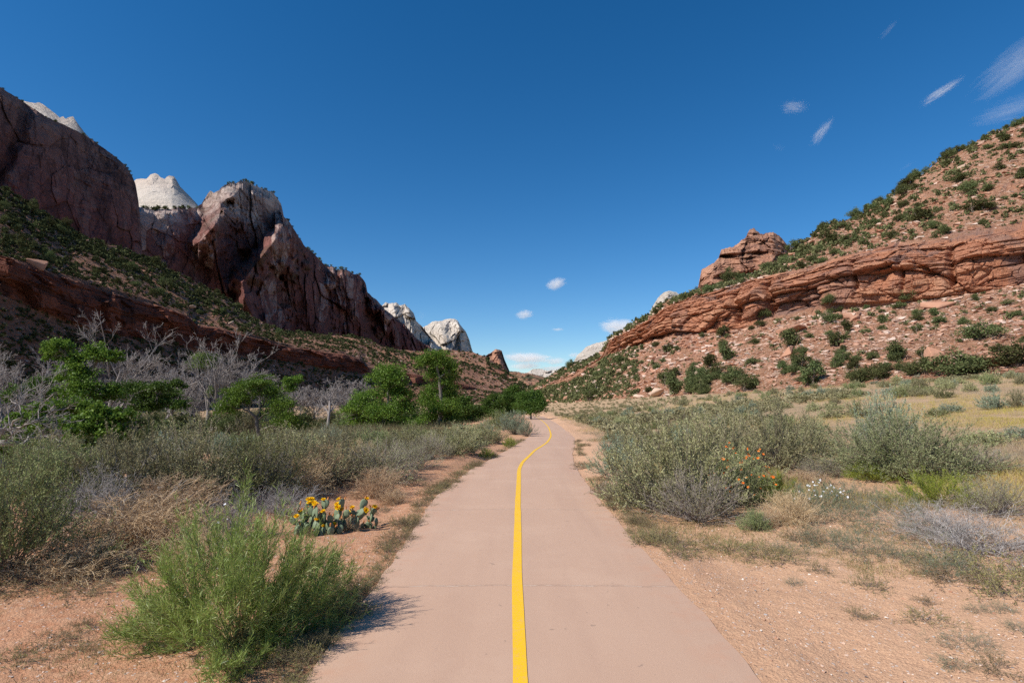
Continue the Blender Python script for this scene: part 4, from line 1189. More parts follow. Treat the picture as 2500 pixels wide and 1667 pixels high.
for q, (Yd, x0, lobes, lab) in enumerate([
    (62, 1121, [(1110, 990, 22, 18), (1132, 985, 20, 18), (1122, 1005, 34, 22), (1105, 1015, 24, 18), (1125, 1030, 40, 16)], 'dark green rounded tree right of the tallest cottonwood'),
    (70, 1155, [(1150, 1000, 20, 14), (1165, 1005, 16, 14), (1140, 1012, 18, 12), (1155, 1025, 30, 12)], 'small dark green tree between two darker round ones'),
    (85, 1205, [(1206, 975, 18, 14), (1195, 990, 20, 14), (1216, 990, 18, 16), (1180, 1000, 16, 12), (1200, 1010, 30, 12)], 'grey-green tree left of the dark tree cluster by the path bend'),
    (88, 1252, [(1252, 955, 18, 14), (1240, 972, 20, 16), (1262, 970, 18, 18), (1250, 990, 26, 16), (1250, 1005, 30, 12)], 'taller dark green tree standing behind the path bend'),
    (78, 1296, [(1282, 972, 22, 18), (1308, 972, 20, 18), (1295, 990, 34, 18), (1270, 992, 18, 12), (1322, 990, 16, 12), (1296, 1003, 36, 12)], 'broad dark green tree hiding the far end of the path'),
    (90, 1225, [(1225, 995, 22, 14), (1240, 1002, 22, 12), (1225, 1010, 30, 10)], 'low dark tree left of the one hiding the path end')]):
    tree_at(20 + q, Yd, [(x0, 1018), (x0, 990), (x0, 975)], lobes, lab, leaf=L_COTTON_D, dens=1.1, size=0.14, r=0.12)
tree_at(31, 80, [(635, 1010), (634, 965)], [(622, 935, 22, 14), (645, 930, 22, 14), (633, 922, 18, 10)], 'pale green tree seen over the spreading cottonwood', dens=0.9, size=0.14, r=0.1)
tree_at(32, 86, [(714, 1010), (714, 965)], [(706, 935, 14, 14), (724, 930, 15, 15), (714, 950, 16, 12)], 'small pale green tree among the bare grey trees', dens=0.9, size=0.14, r=0.1)
tree_at(33, 40, [(420, 1040), (425, 985)], [(400, 985, 34, 18), (440, 990, 30, 16), (425, 965, 26, 14)], 'dark low leafy tree beside the pale-barked tree', leaf=L_COTTON_D, dens=1.0, size=0.11, r=0.1)
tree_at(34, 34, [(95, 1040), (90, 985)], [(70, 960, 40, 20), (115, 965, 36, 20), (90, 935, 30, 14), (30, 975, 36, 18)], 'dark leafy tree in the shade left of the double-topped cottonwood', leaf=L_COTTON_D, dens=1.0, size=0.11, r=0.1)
tree_at(30, 62, [(505, 1030), (503, 960), (502, 905)], [(490, 880, 24, 18), (515, 878, 22, 16), (502, 892, 34, 16), (480, 895, 16, 12), (520, 960, 12, 18)],
        'pale-barked tree with one tuft of green leaves high in its bare crown', leaf=mat_leaf('young_leaf', [(0.10, 0.17, 0.04), (0.16, 0.24, 0.06), (0.22, 0.29, 0.10)], 0.3), dens=0.7, r=0.17, bark=B_BARE,
        dead=[[(505, 1000), (500, 950), (485, 930), (440, 950), (410, 985)], [(503, 960), (520, 920), (560, 890)], [(503, 930), (480, 910), (462, 890)]])


def bare_at(seed, px, py_top, Yd, label, spread=0.5, trunks=1, lean=(0, 0), r=0.16, mat=B_BARE, dens=1.0, group=None, name='bare_tree', twig=None):
    x, y = pt(px, 970, Yd)[:2]
    z = float(gz(x, y))
    H = float(pt(px, py_top, Yd)[2]) - z
    kit = bare_tree(seed, H * 0.97, lean, trunks, spread, r, mat, twig or Yd * 0.00024, dens)
    return thing(kit, name, label, 'tree', group, (x, y, z))


bare_at(41, 42, 800, 27, 'dark-trunked bare tree leaning left at the left edge', 0.6, 2, (-0.35, 0), 0.20)
bare_at(42, 262, 795, 48, 'bare grey tree with a wide spreading crown behind the green cottonwood', 0.85, 2, (0.30, 0), 0.22)
bare_at(43, 530, 838, 62, 'bare grey tree with a rounded crown right of the green tuft', 0.75, 2, (0.28, 0), 0.22)
bare_at(44, 791, 905, 66, 'bare grey tree standing left of the broad green cottonwood', 0.6, 1, (0, 0), 0.2)
GB = 'leafless grey trees in the thicket along the wash'
LB = 'leafless grey tree in the thicket along the wash'
for q, (px, top, Yd, sp) in enumerate([(105, 855, 44, .8), (170, 850, 58, .8), (350, 880, 60, .8), (395, 880, 72, .8), (440, 862, 78, .7), (575, 880, 84, .7), (735, 925, 82, .7), (765, 915, 88, .7), (830, 925, 84, .7),
                                      (870, 920, 96, .7), (700, 930, 96, .7), (20, 870, 56, .8), (320, 930, 52, .8), (475, 935, 66, .8), (680, 945, 74, .7), (845, 955, 70, .7), (410, 900, 90, .7), (-60, 840, 40, .7)]):
    bare_at(60 + q, px, top, Yd, LB, sp, 2, (0, 0), 0.13, dens=1.1, group=GB)

# fallen bleached limbs in front of the green thicket, left edge
rg = np.random.default_rng(77)
Yd = 15.5
base = A([*pt(60, 1130, Yd)[:2], 0])
base[2] = float(gz(base[0], base[1]))
lim, lim2 = [], []
for line in ([(-40, 1085), (20, 1080), (60, 1092), (120, 1100)], [(20, 1050), (50, 1042), (85, 1030), (92, 990), (130, 965)], [(50, 1085), (70, 1070), (110, 1062), (140, 1075)], [(30, 1045), (50, 1015), (48, 990), (30, 975)],
             [(-30, 1060), (10, 1040), (40, 1035)], [(75, 1095), (95, 1110), (110, 1130)]):
    a = np.stack([pt(u, v, Yd + rg.normal(0, .3)) for u, v in line]) - base
    lim.append(np.stack([np.interp(np.linspace(0, len(a) - 1, 10), np.arange(len(a)), a[:, k]) for k in range(3)], -1))
lim = A(lim)
lim[:, 1:] += rg.normal(0, 0.03, lim[:, 1:].shape)
tb, bb = MB(), MB()
sk = skeleton(rg, lim, A([0.11, 0.032, 0.04, 0.024, 0.03, 0.03]), A([0.06, 0.010, 0.012, 0.008, 0.012, 0.012]), [(9, 0.2, 1.0, 0.8, 0.3, 6, 0.2, 0.03, 0.32), (5, 0.2, 1, 0.7, 0.5, 5, 0.2, 0.02, 0.5), (4, 0.2, 1, 0.7, 0.5, 4, 0.2, 0, 0.5)], 0.005)
tb.add(*tubes(sk[0][0], sk[0][1], sk[0][2], 6))
for P_, a_, b_ in sk[1:]:
    bb.add(*tubes(P_, a_, b_, 3))
thing({'trunk': tb.mesh('trunk', mat_bark('dead_wood', (0.16, 0.13, 0.11), (0.42, 0.38, 0.35), 5), True), 'branches': bb.mesh('branches', B_BARE)}, 'fallen_tree', 'bleached fallen tree with forked dead limbs over a green thicket', 'tree', None, base)

# understory of the wash: shrubs behind the bank
rg = np.random.default_rng(5)
US = [juniper(300 + i, 2.2, 1.5, 22, 14, 0.14, 8) for i in range(3)]
UG = [bush(310 + i, 1.1, 1.9, 46, 8, 16, 0.075, 0.03, 0.5, l, B_STEM, 0.006, up=0.15, stem_r=0.02) for i, l in enumerate((L_SAGE_G, L_COTTON_D, L_SAGE))]
cnt = 0
for i in range(190):
    px = rg.uniform(-60, 1230)
    Yd = rg.uniform(26, 100)
    x, y = pt(px, 970, Yd)[:2]
    if xl(y) - x < 4 + Yd * 0.06 or (px > 470 and Yd < 52):
        continue
    j = int(rg.integers(0, 3))
    dark = rg.uniform() < 0.45
    kit = (US if dark else UG)[j]
    lab = 'dark juniper bush in the thicket along the wash' if dark else ('grey-green shrub in the thicket along the wash', 'deep green leafy shrub in the thicket along the wash', 'dusty sage shrub in the thicket along the wash')[j]
    thing(kit, 'juniper_bush' if dark else 'thicket_shrub', lab, 'shrub', 'dark juniper bushes along the wash' if dark else ('grey-green shrubs along the wash', 'deep green shrubs along the wash', 'dusty sage shrubs along the wash')[j],
          (x, y, float(gz(x, y)) - 0.05), rg.uniform(0, 6), rg.uniform(0.6, 1.25))
    cnt += 1

# ================================================================ JUNIPERS ON THE HILLS
JK = [juniper(400 + i, 2.5, rr, 26, 12, 0.18, n) for i, (rr, n) in enumerate(((1.3, 9), (1.7, 11), (1.1, 8), (1.5, 9), (2.0, 13)))]


class Surf:
    """visible points of a hill, looked up by where they appear"""
    def __init__(s, P, S, lo, hi, c0=-40, c1=2560):
        px, py = project(P)
        k = (S >= lo) & (S <= hi) & (px > c0) & (px < c1)
        s.P, s.px, s.py, s.S = P[k], px[k], py[k], S[k]

    def at(s, x, y):
        i = int(np.argmin((s.px - x) ** 2 + (s.py - y) ** 2))
        return s.P[i]


SR = Surf(PRH, SRH, 1.0, 3.995)
rg = np.random.default_rng(9)
GJ = 'junipers scattered over the right-hand hill'
LJ = {0: 'round dark green juniper on the stony slope below the red ledge', 1: 'dark green juniper on the slope above the red ledge'}
placed = []


def jun(px, py, w, lab, group=None, name='juniper_tree', kit=None, hf=1.0, v=None):
    P = SR.at(px, py)
    Yd = P[1]
    s = w * Yd / F
    i = int(rg.integers(0, 5)) if v is None else v
    k = kit or JK[i]
    wid = 2 * (1.3, 1.7, 1.1, 1.5, 2.0)[i] * 0.9
    thing(k, name, lab, 'tree', group, P - A([0, 0, 0.15]), rg.uniform(0, 6), (s / wid, s / wid, s / wid * rg.uniform(0.9, 1.15) * hf))
    placed.append((px, py, w))


# the junipers that can be told apart along the foot and face of the hill (px, py of base, width px, label)
for a in [(1985, 940, 52, 'round bright juniper alone at the foot of the stony slope, right of the pale boulders'), (2090, 938, 62, 'broad juniper at the meadow edge, left of its slightly larger neighbour'), (2140, 925, 66, 'broad dark juniper right behind another at the meadow edge'),
          (2235, 915, 62, 'tall dark juniper beside the big tilted brown boulder'), (2340, 912, 150, 'widest spreading juniper on a slope foot, between two boulders'), (2490, 892, 120, 'large spreading juniper at the right edge of the slope foot'),
          (2395, 830, 100, 'wide grey-green juniper halfway up the stony slope at far right'), (2240, 782, 34, 'dark round juniper high on the scree right of the green one'), (2240, 771, 30, 'bright green juniper just under the ledge at right'),
          (1640, 962, 46, 'round juniper left of a similar one above the pale boulders'), (1680, 962, 50, 'round juniper right of its twin above the pale boulders'), (1715, 972, 52, 'low wide juniper at the meadow edge right of the pale boulders'),
          (1820, 955, 56, 'juniper leaning over the meadow edge in the middle of the slope foot'), (1790, 940, 50, 'juniper up-slope of the one leaning over the meadow edge'), (1445, 985, 60, 'low dark juniper hugging the slope foot near the path bend'),
          (1770, 880, 44, 'dark juniper in the middle of the scree above a tan slab'), (1735, 895, 40, 'small juniper left of the dark one in the scree'), (1930, 845, 60, 'clump of dark juniper under the large boulder'), (2020, 790, 40, 'column-shaped juniper growing up against the ledge foot'),
          (2025, 740, 42, 'juniper standing in a notch of the ledge'), (1870, 775, 34, 'juniper at the foot of the deep cleft in the ledge'), (2215, 735, 46, 'juniper tucked under the bulging block of the ledge')]:
    jun(*a, hf=(0.62 if a[2] > 80 else 0.85), v=(4 if a[2] > 80 else None))
for i_ in range(24):
    k_ = np.where((SR.S > 1.02) & (SR.S < 1.22) & (SR.px > 1540) & (SR.px < 2330))[0]
    q_ = int(k_[rg.integers(0, len(k_))])
    jun(SR.px[q_], SR.py[q_], rg.uniform(26, 48), 'juniper at the very foot of the stony slope', 'junipers along the foot of the right-hand hill', hf=rg.uniform(0.65, 0.95))
tries = 0
while len(placed) < 205 and tries < 9000:
    tries += 1
    up = rg.uniform() < 0.56
    i = int(rg.integers(0, len(SR.px)))
    px, py, S = SR.px[i], SR.py[i], SR.S[i]
    if up and not (3.03 < S) or (not up and not (1.02 < S < 1.97)) or px < 1380:
        continue
    P = SR.P[i]
    if up:
        w = rg.uniform(18, 38) if rg.uniform() < 0.75 else rg.uniform(34, 58)
        if px < 1720:
            w *= 0.42
            if S > 3.8:
                continue
        if fbm(P[0] * 0.03, P[1] * 0.03, P[2] * 0.03, 2, 91) + 0.2 < rg.uniform(-0.6, 0.5):
            continue
    else:
        low = 1 - (S - 1)
        w = rg.uniform(14, 30) + 16 * low * rg.uniform(0, 1)
        if rg.uniform() > 0.35 + 0.65 * low and px > 1500:
            continue
        w *= 0.75 if px < 1600 else 1
    if any((px - a) ** 2 + (py - b) ** 2 < (0.3 * (w + c)) ** 2 for a, b, c in placed):
        continue
    jun(px, py, w, LJ[1 if up else 0], GJ, hf=rg.uniform(0.65, 0.95))
# crest-line junipers seen against the sky
cr = SRH[:, 0] 
rowi = int(np.argmin(np.abs(SRH[:, 0] - 3.97)))
GC = 'junipers along the crest of the right-hand hill'
for px in np.concatenate([rg.uniform(1500, 1600, 6), rg.uniform(1640, 1930, 10), rg.uniform(1950, 2250, 22), rg.uniform(2250, 2520, 10)]):
    j = int(np.argmin(np.abs(project(PRH[rowi])[0] - px)))
    P = PRH[rowi, j]
    s = rg.uniform(15, 30) * (0.42 if px < 1700 else 0.75 if px < 1940 else 1) * P[1] / F / 2.6
    thing(JK[int(rg.integers(0, 5))], 'juniper_tree', 'dark juniper on the crest of the right-hand hill', 'tree', GC, P - A([0, 0, 0.3]), rg.uniform(0, 6), s)

# the smaller brush of both hills and the tree cover of the far left slope, as one mass each
FS = [far_shrub(500 + i) for i in range(4)]


def stuff_shrubs(name, label, cat, pts, sizes, mat, n=46, seed=0, size=0.42, flat=0.8):
    rg = np.random.default_rng(seed)
    V0, F0 = [], []
    for q in range(6):
        v, f = far_shrub_arrays(rg, n, flat, 0.62, size)
        V0.append(v)
    N = len(pts)
    pick = rg.integers(0, 6, N)
    th = rg.uniform(0, 6.28, N)
    V = A(V0)[pick]
    c, s = np.cos(th)[:, None], np.sin(th)[:, None]
    X = (V[..., 0] * c - V[..., 1] * s) * sizes[:, None]
    Yq = (V[..., 0] * s + V[..., 1] * c) * sizes[:, None]
    Zq = V[..., 2] * sizes[:, None] * rg.uniform(0.75, 1.2, N)[:, None]
    W = np.stack([X, Yq, Zq], -1) + np.asarray(pts)[:, None]
    nf = n
    Fq = (np.arange(N * nf * 4)).reshape(-1, 4)
    r = np.repeat(np.clip(rg.normal(0.5, 0.15, (N, 1)) + rg.normal(0, 0.15, (N, nf)), 0, 1).ravel(), 4)
    o = link(name, make_mesh(name, W, Fq, mat, False, {'rnd': r}))
    return tag(o, label, cat, kind='stuff')


SL = Surf(PLH, SLH, 1.05, 3.99, -60, 1300)
rg = np.random.default_rng(19)
GL = 'junipers scattered over the left-hand hill'
nl_ = 0
while nl_ < 45:
    i = int(rg.integers(0, len(SL.px)))
    S, px, py = SL.S[i], SL.px[i], SL.py[i]
    if S < 3.03 or px > 720:
        continue
    P = SL.P[i]
    w = rg.uniform(18, 30) * (1.0 if px < 420 else 0.72)
    j = int(rg.integers(0, 5))
    s = w * P[1] / F / (2 * (1.3, 1.7, 1.1, 1.5, 2.0)[j] * 0.9)
    thing(JK[j], 'juniper_tree', 'dark juniper on the slope under the sheer left-hand cliff', 'tree', GL, P - A([0, 0, 0.2]), rg.uniform(0, 6), s)
    nl_ += 1
pts, sz = [], []
for i in rg.integers(0, len(SL.px), 19000):
    S, px = SL.S[i], SL.px[i]
    P = SL.P[i]
    if S > 3.02:
        if rg.uniform() > np.interp(px, [0, 500, 760, 1000, 1300], [0.62, 0.62, 0.75, 0.85, 0.85]) * (0.4 + 0.95 * sst(-0.35, 0.3, fbm(P[0] * 0.015, P[1] * 0.015, 0, 3, 93))):
            continue
    elif S < 2:
        if rg.uniform() > 0.6:
            continue
    else:
        continue
    pts.append(P)
    sz.append((rg.uniform(4, 11) if rg.uniform() < 0.9 else rg.uniform(11, 17)) * np.interp(px, [0, 400, 800, 1300], [1.15, 0.9, 0.62, 0.6]) * P[1] / F)
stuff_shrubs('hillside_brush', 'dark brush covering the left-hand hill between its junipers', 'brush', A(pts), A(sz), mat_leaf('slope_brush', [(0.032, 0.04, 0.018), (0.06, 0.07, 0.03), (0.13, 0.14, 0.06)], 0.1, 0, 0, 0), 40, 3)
pts, sz = [], []
for i in np.random.default_rng(23).permutation(np.where((SR.px < 1560) & (SR.S < 1.97))[0])[:1100]:
    pts.append(SR.P[i])
    sz.append((6 + 11 * hsh(int(i), 1, 5).item()) * (1.0 if SR.px[i] < 1500 else 0.75) * SR.P[i][1] / F)
rg = np.random.default_rng(21)
for i in rg.integers(0, len(SR.px), 11000):
    S, px = SR.S[i], SR.px[i]
    P = SR.P[i]
    if 1.97 < S < 3.02:
        continue
    if rg.uniform() > ((0.24 if S < 2 else 0.62) if px > 1480 else 0.8):
        continue
    pts.append(P)
    sz.append((rg.uniform(2.5, 8) if rg.uniform() < (0.86 if S < 2 else 0.66) else rg.uniform(8, 19)) if px > 1480 else rg.uniform(6, 13))
    sz[-1] *= P[1] / F
stuff_shrubs('hillside_brush', 'small olive brush between the stones of the right-hand hill', 'brush', A(pts), A(sz),
             mat_leaf('hill_brush', [(0.07, 0.083, 0.035), (0.12, 0.13, 0.055), (0.21, 0.20, 0.10)], 0.1, 0, 0.0, 0.0), 44, 4, 0.36)

# ================================================================ ROCKS
M_ROCK = mat_hill('boulder_rock', (0.42, 0.22, 0.14), (0.48, 0.30, 0.21), (0.60, 0.47, 0.37), (0.47, 0.25, 0.165), (0.42, 0.20, 0.13), (0.26, 0.16, 0.12), 0.5)
M_ROCK_P = NT('pale_boulder')
_c = M_ROCK_P.mix(M_ROCK_P.noise(M_ROCK_P.pos(), 1.4, 6, 0.65), (0.46, 0.30, 0.215), (0.60, 0.46, 0.36))
M_ROCK_P = M_ROCK_P.out(M_ROCK_P.bsdf(_c, 0.95, M_ROCK_P.bump(M_ROCK_P.noise(M_ROCK_P.pos(), 3.0, 8, 0.7), 0.7, 0.15), 0.05))
t = NT('red_boulder')
p = t.pos()
c = t.mix(t.noise(p, 0.9, 6, 0.65), (0.38, 0.18, 0.11), (0.48, 0.28, 0.19))
c = t.mix(t.ramp(t.noise(t.pos((1, 1, 0.4)), 0.6, 5), [(0.5, 0), (0.65, 0.6)]), c, (0.24, 0.14, 0.10))
M_ROCK_R = t.out(t.bsdf(c, 0.95, t.bump(t.noise(p, 2.5, 8, 0.7), 0.7, 0.2), 0.05))


def hull(seed, n=16, box=(1, 0.8, 0.6), power=0.6):
    rg = np.random.default_rng(seed)
    q = rg.uniform(-1, 1, (n, 3))
    q = np.sign(q) * np.abs(q) ** power * box
    bm = bmesh.new()
    for v in q:
        bm.verts.new(v)
    r = bmesh.ops.convex_hull(bm, input=bm.verts)
    bmesh.ops.delete(bm, geom=[v for v in bm.verts if not v.link_faces], context='VERTS')
    bmesh.ops.bevel(bm, geom=list(bm.edges), offset=0.05, segments=1, affect='EDGES')
    bmesh.ops.triangulate(bm, faces=bm.faces)
    bm.verts.index_update()
    V = A([v.co[:] for v in bm.verts])
    Fq = A([[v.index for v in f.verts] for f in bm.faces])
    bm.free()
    return V, Fq


HB = [hull(600 + i, 15, b) for i, b in enumerate(((1, .8, .6), (1, .7, .45), (.9, .9, .8), (1, .6, .3), (1, .9, .35), (1, .75, .7)))]
RK = [[{'boulder': make_mesh('boulder', v, f, m)} for v, f in HB] for m in (M_ROCK_R, M_ROCK_P)]
rg = np.random.default_rng(31)


def rock(px, py, w, kind, pale, lab, group=None, surf=SR, tilt=None):
    P = surf.at(px, py)
    s = w * P[1] / F / 2
    o = thing(RK[pale][kind], 'boulder', lab, 'boulder', group, P + A([0, 0, 0.22 * s]), rg.uniform(0, 6), (s, s, s * rg.uniform(0.8, 1.2)))
    o.rotation_euler[0] = rg.normal(0, 0.25) if tilt is None else tilt
    o.rotation_euler[1] = rg.normal(0, 0.25)
    return o


for a in [(1935, 812, 66, 1, 0, 'large flat-topped boulder in the scree below the ledge'), (1920, 870, 56, 5, 0, 'big dark boulder with a shaded underside among the scree junipers'), (2290, 885, 66, 5, 0, 'big tilted brown boulder beside a dark juniper at the slope foot'),
          (2415, 895, 74, 1, 0, 'broad flat layered boulder between spreading junipers'), (2290, 752, 62, 4, 0, 'wide tan slab lying under the ledge at right'), (1592, 972, 34, 2, 1, 'palest upright boulder of the group at the slope foot'),
          (1612, 966, 40, 0, 1, 'pale wedge boulder behind the palest one at the slope foot'), (1628, 973, 26, 3, 1, 'low pale boulder at the right of the pale group'), (1560, 972, 30, 1, 1, 'flat pinkish boulder left of the pale group'), (1480, 970, 16, 2, 0, 'small red boulder at the slope foot near the path bend'),
          (1800, 920, 40, 3, 1, 'long tan slab sticking out of the scree'), (1712, 915, 40, 3, 1, 'tan slab on the lower scree left of the long one'), (1920, 946, 22, 3, 1, 'single pale slab lying at the meadow edge'), (2080, 775, 40, 4, 0, 'reddish slab below the ledge in the upper scree'), (1860, 730, 30, 0, 0, 'block fallen from the ledge left of the cleft')]:
    rock(*a)
for i in range(150):
    j = int(rg.integers(0, len(SR.px)))
    S, px, py = SR.S[j], SR.px[j], SR.py[j]
    if 1.98 < S < 3.03:
        continue
    up = S > 3
    pale = int(rg.uniform() < 0.28)
    rock(px, py, rg.uniform(9, 24) * (1.1 if not up else 0.9), int(rg.integers(0, 6)), pale, ('reddish boulder ' if not pale else 'pale tan boulder ') + ('above the ledge' if up else 'in the scree below the ledge'),
         ('reddish' if not pale else 'pale') + ' boulders ' + ('above the ledge' if up else 'in the scree'))

for a in [(86, 650, 50, 0, 0, 'large brown boulder perched above the dark left-hand ledge'), (18, 546, 26, 1, 0, 'reddish boulder high on the wooded left-hand slope'), (318, 683, 16, 2, 1, 'small pale boulder sticking out of the wooded slope'), (462, 752, 34, 3, 1, 'flat pale slab lying on the left-hand slope'),
          (440, 752, 18, 1, 0, 'small reddish slab beside the flat pale one'), (275, 608, 22, 4, 0, 'red boulder near the top of the left-hand slope'), (210, 592, 14, 2, 0, 'little red boulder at the foot of the sheer wall'), (560, 790, 20, 3, 1, 'pale slab above the far end of the left-hand ledge')]:
    rock(*a, surf=SL)


def scatter_rocks(name, label, cat, pts, sizes, mat, seed, flat=0.6):
    rg = np.random.default_rng(seed)
    mb = MB()
    N = len(pts)
    for q in range(len(HB)):
        v, f = hull(700 + q + seed, 9, (1, .8, .6))
        k = np.where(np.arange(N) % len(HB) == q)[0]
        th = rg.uniform(0, 6.28, len(k))
        tl = rg.normal(0, 0.4, len(k))
        X = v[None, :, 0] * np.cos(th)[:, None] - v[None, :, 1] * np.sin(th)[:, None]
        Yq = v[None, :, 0] * np.sin(th)[:, None] + v[None, :, 1] * np.cos(th)[:, None]
        Zq = v[None, :, 2] * flat + X * tl[:, None] * 0.4
        W = np.stack([X, Yq, Zq], -1) * sizes[k][:, None, None] + pts[k][:, None]
        Fq = (f[None] + (np.arange(len(k)) * len(v))[:, None, None]).reshape(-1, 3)
        mb.add(W.reshape(-1, 3), Fq, np.repeat(rg.uniform(0, 1, len(k)), len(v)))
    return tag(link(name, mb.mesh(name, mat)), label, cat, kind='stuff')


M_SCREE = mat_leaf('scree_stone', [(0.38, 0.19, 0.12), (0.42, 0.23, 0.155), (0.46, 0.29, 0.21), (0.50, 0.35, 0.27), (0.58, 0.45, 0.37)], 0, 0, 0, 0)
k = rg.integers(0, len(SR.px), 44000)
k = k[((SR.S[k] > 1.01) & (SR.S[k] < 1.98)) | ((SR.S[k] > 3.02) & (rg.uniform(size=len(k)) < 0.35))]
scatter_rocks('scree', 'loose broken stones covering the slopes of the right-hand hill', 'scree', SR.P[k], np.maximum(0.9, rg.pareto(2.2, len(k)).clip(0, 3.4) * 2.4 + 0.6) * 1.25 * SR.P[k][:, 1] / F, M_SCREE, 1)
k = rg.integers(0, len(SL.px), 5000)
k = k[(SL.S[k] < 1.98) | (SL.S[k] > 3.02)]
scatter_rocks('scree', 'loose broken stones on the left-hand hill', 'scree', SL.P[k], rg.uniform(0.8, 2.0, len(k)) ** 2 * 1.1 * SL.P[k][:, 1] / F, M_SCREE, 2)
# little trees along far rims
rg = np.random.default_rng(44)
for lab, grp, line, Yd, n, s_ in (('tiny dark tree on the rim of the sheer left-hand wall', 'trees on the rim of the left-hand wall', [(0, 212), (115, 286), (239, 351), (306, 404), (331, 450)], 640, 16, 6),
                               ('tiny dark tree on the saddle below the white dome', 'trees on the saddle below the white dome', [(344, 506), (411, 510), (480, 505)], 1015, 22, 9),
                               ('tiny dark tree on the top of the great stepped peak', 'trees on the great stepped peak', [(555, 447), (593, 442), (650, 463), (686, 497), (708, 543), (765, 614), (823, 656), (880, 672)], 1100, 46, 7)):
    for x in rg.uniform(line[0][0], line[-1][0], n):
        yv_ = np.interp(x, [q[0] for q in line], [q[1] for q in line])
        PM_ = P_WALL[129] if Yd < 700 else P_PEAK[229]
        P = PM_[int(np.argmin(np.abs(project(PM_)[0] - x)))] - A([0, 0, 0.8])
        thing(FS[int(rg.integers(0, 4))], 'rim_tree', lab, 'tree', grp, P, rg.uniform(0, 6), rg.uniform(0.5, 1.2) * s_ * P[1] / F)

# ================================================================ NEAR PLANTS
def K3(f, n):
    return [f(i) for i in range(n)]


KIT = {
    'sage': K3(lambda i: bush(800 + i, 0.72, 1.0, 130, 14, 19, 0.026, 0.0085, 0.19, L_SAGE, B_STEM, 0.0011, 0.22, 0.14), 3),
    'green': K3(lambda i: bush(810 + i, 0.72, 1.0, 130, 14, 19, 0.026, 0.009, 0.19, L_SAGE_G, B_STEM, 0.0011, 0.22, 0.14), 3),
    'pale': K3(lambda i: bush(820 + i, 0.5, 0.9, 70, 11, 18, 0.028, 0.008, 0.22, L_PALE, B_STEM, 0.0011, 0.15, 0.22, up0=0.25), 2),
    'twiggy': K3(lambda i: bush(830 + i, 0.72, 0.9, 110, 17, 12, 0.022, 0.007, 0.22, L_SAGE, mat_bark('grey_brush_stem', (0.20, 0.165, 0.14), (0.36, 0.31, 0.27), 40), 0.0014, 0.3, 0.08, bare=0.45), 2),
    'salt': K3(lambda i: bush(840 + i, 1.3, 1.25, 320, 15, 18, 0.026, 0.012, 0.22, mat_leaf('saltbush_leaf', [(0.13, 0.165, 0.07), (0.26, 0.30, 0.14), (0.42, 0.45, 0.25)], 0.1), B_STEM, 0.0014, 0.22, 0.08, up0=0.02, spread=0.2), 1),
    'rabbit': [bush(850, 0.72, 0.92, 125, 15, 24, 0.062, 0.0042, 0.26, L_RABBIT, B_GREEN, 0.0012, 0.10, 0.18, 0.06, 0.42, 0.6, -0.02, 0.006)],
    'lime': K3(lambda i: bush(860 + i, 0.5, 0.5, 90, 12, 16, 0.034, 0.004, 0.18, L_LIME, B_GREEN, 0.001, 0.12, 0.2, 0.08, 0.4, 0.5, 0.1, 0.003), 2),
    'tan': K3(lambda i: tangle(870 + i, 0.5, 0.55, 170, 7, r=0.0026), 3),
    'grey': K3(lambda i: tangle(880 + i, 0.6, 0.5, 110, 6, L_GREYT, 0.0021, 0.28), 2),
    'blue': K3(lambda i: weed(890 + i, 0.4, 0.22, 50, L_BLUE, 14, 0.03, 0.0022), 3),
    'olive': K3(lambda i: weed(900 + i, 0.3, 0.14, 40, L_OLIVE, 16, 0.012, 0.005), 3),
    'far': K3(lambda i: bush(910 + i, 0.72, 0.8, 60, 9, 14, 0.055, 0.02, 0.22, (L_SAGE, L_SAGE_G, L_SAGE, L_PALE)[i], B_STEM, 0.003, 0.25, 0.12, stem_r=0.008), 4),
}
SIZE = {'sage': (0.72, 1.0), 'green': (0.72, 1.0), 'pale': (0.5, 0.9), 'twiggy': (0.72, 0.9), 'salt': (1.3, 1.25), 'rabbit': (0.72, 0.92), 'lime': (0.5, 0.5), 'tan': (0.5, 0.55), 'grey': (0.6, 0.5), 'blue': (0.4, 0.22), 'olive': (0.3, 0.14), 'far': (0.72, 0.8)}
rg = np.random.default_rng(55)
spots = []


def plant(kind, px, py, w, top, name, label, cat='shrub', group=None, v=None, rot=None, sq=1.0):
    """plant whose base stands where (px, py) meets the soil, w pixels wide, reaching up to pixel row top"""
    P = gp(px, py)[0]
    Yd = P[1] + w * P[1] / F * 0.35                                # the base pixel is its near edge
    P = A([P[0] * Yd / P[1], Yd, 0])
    P[2] = float(gz(P[0], P[1]))
    ks = KIT[kind]
    i = int(rg.integers(0, len(ks))) if v is None else v
    H = float(pt(px, top, Yd)[2]) - P[2]
    sx = w * Yd / F / 2 / SIZE[kind][0]
    o = thing(ks[i], name, label, cat, group, P, rg.uniform(0, 6) if rot is None else rot, (sx, sx * sq, max(H, 0.05) / SIZE[kind][1]))
    spots.append((P[0], P[1], w * Yd / F / 2))
    return o


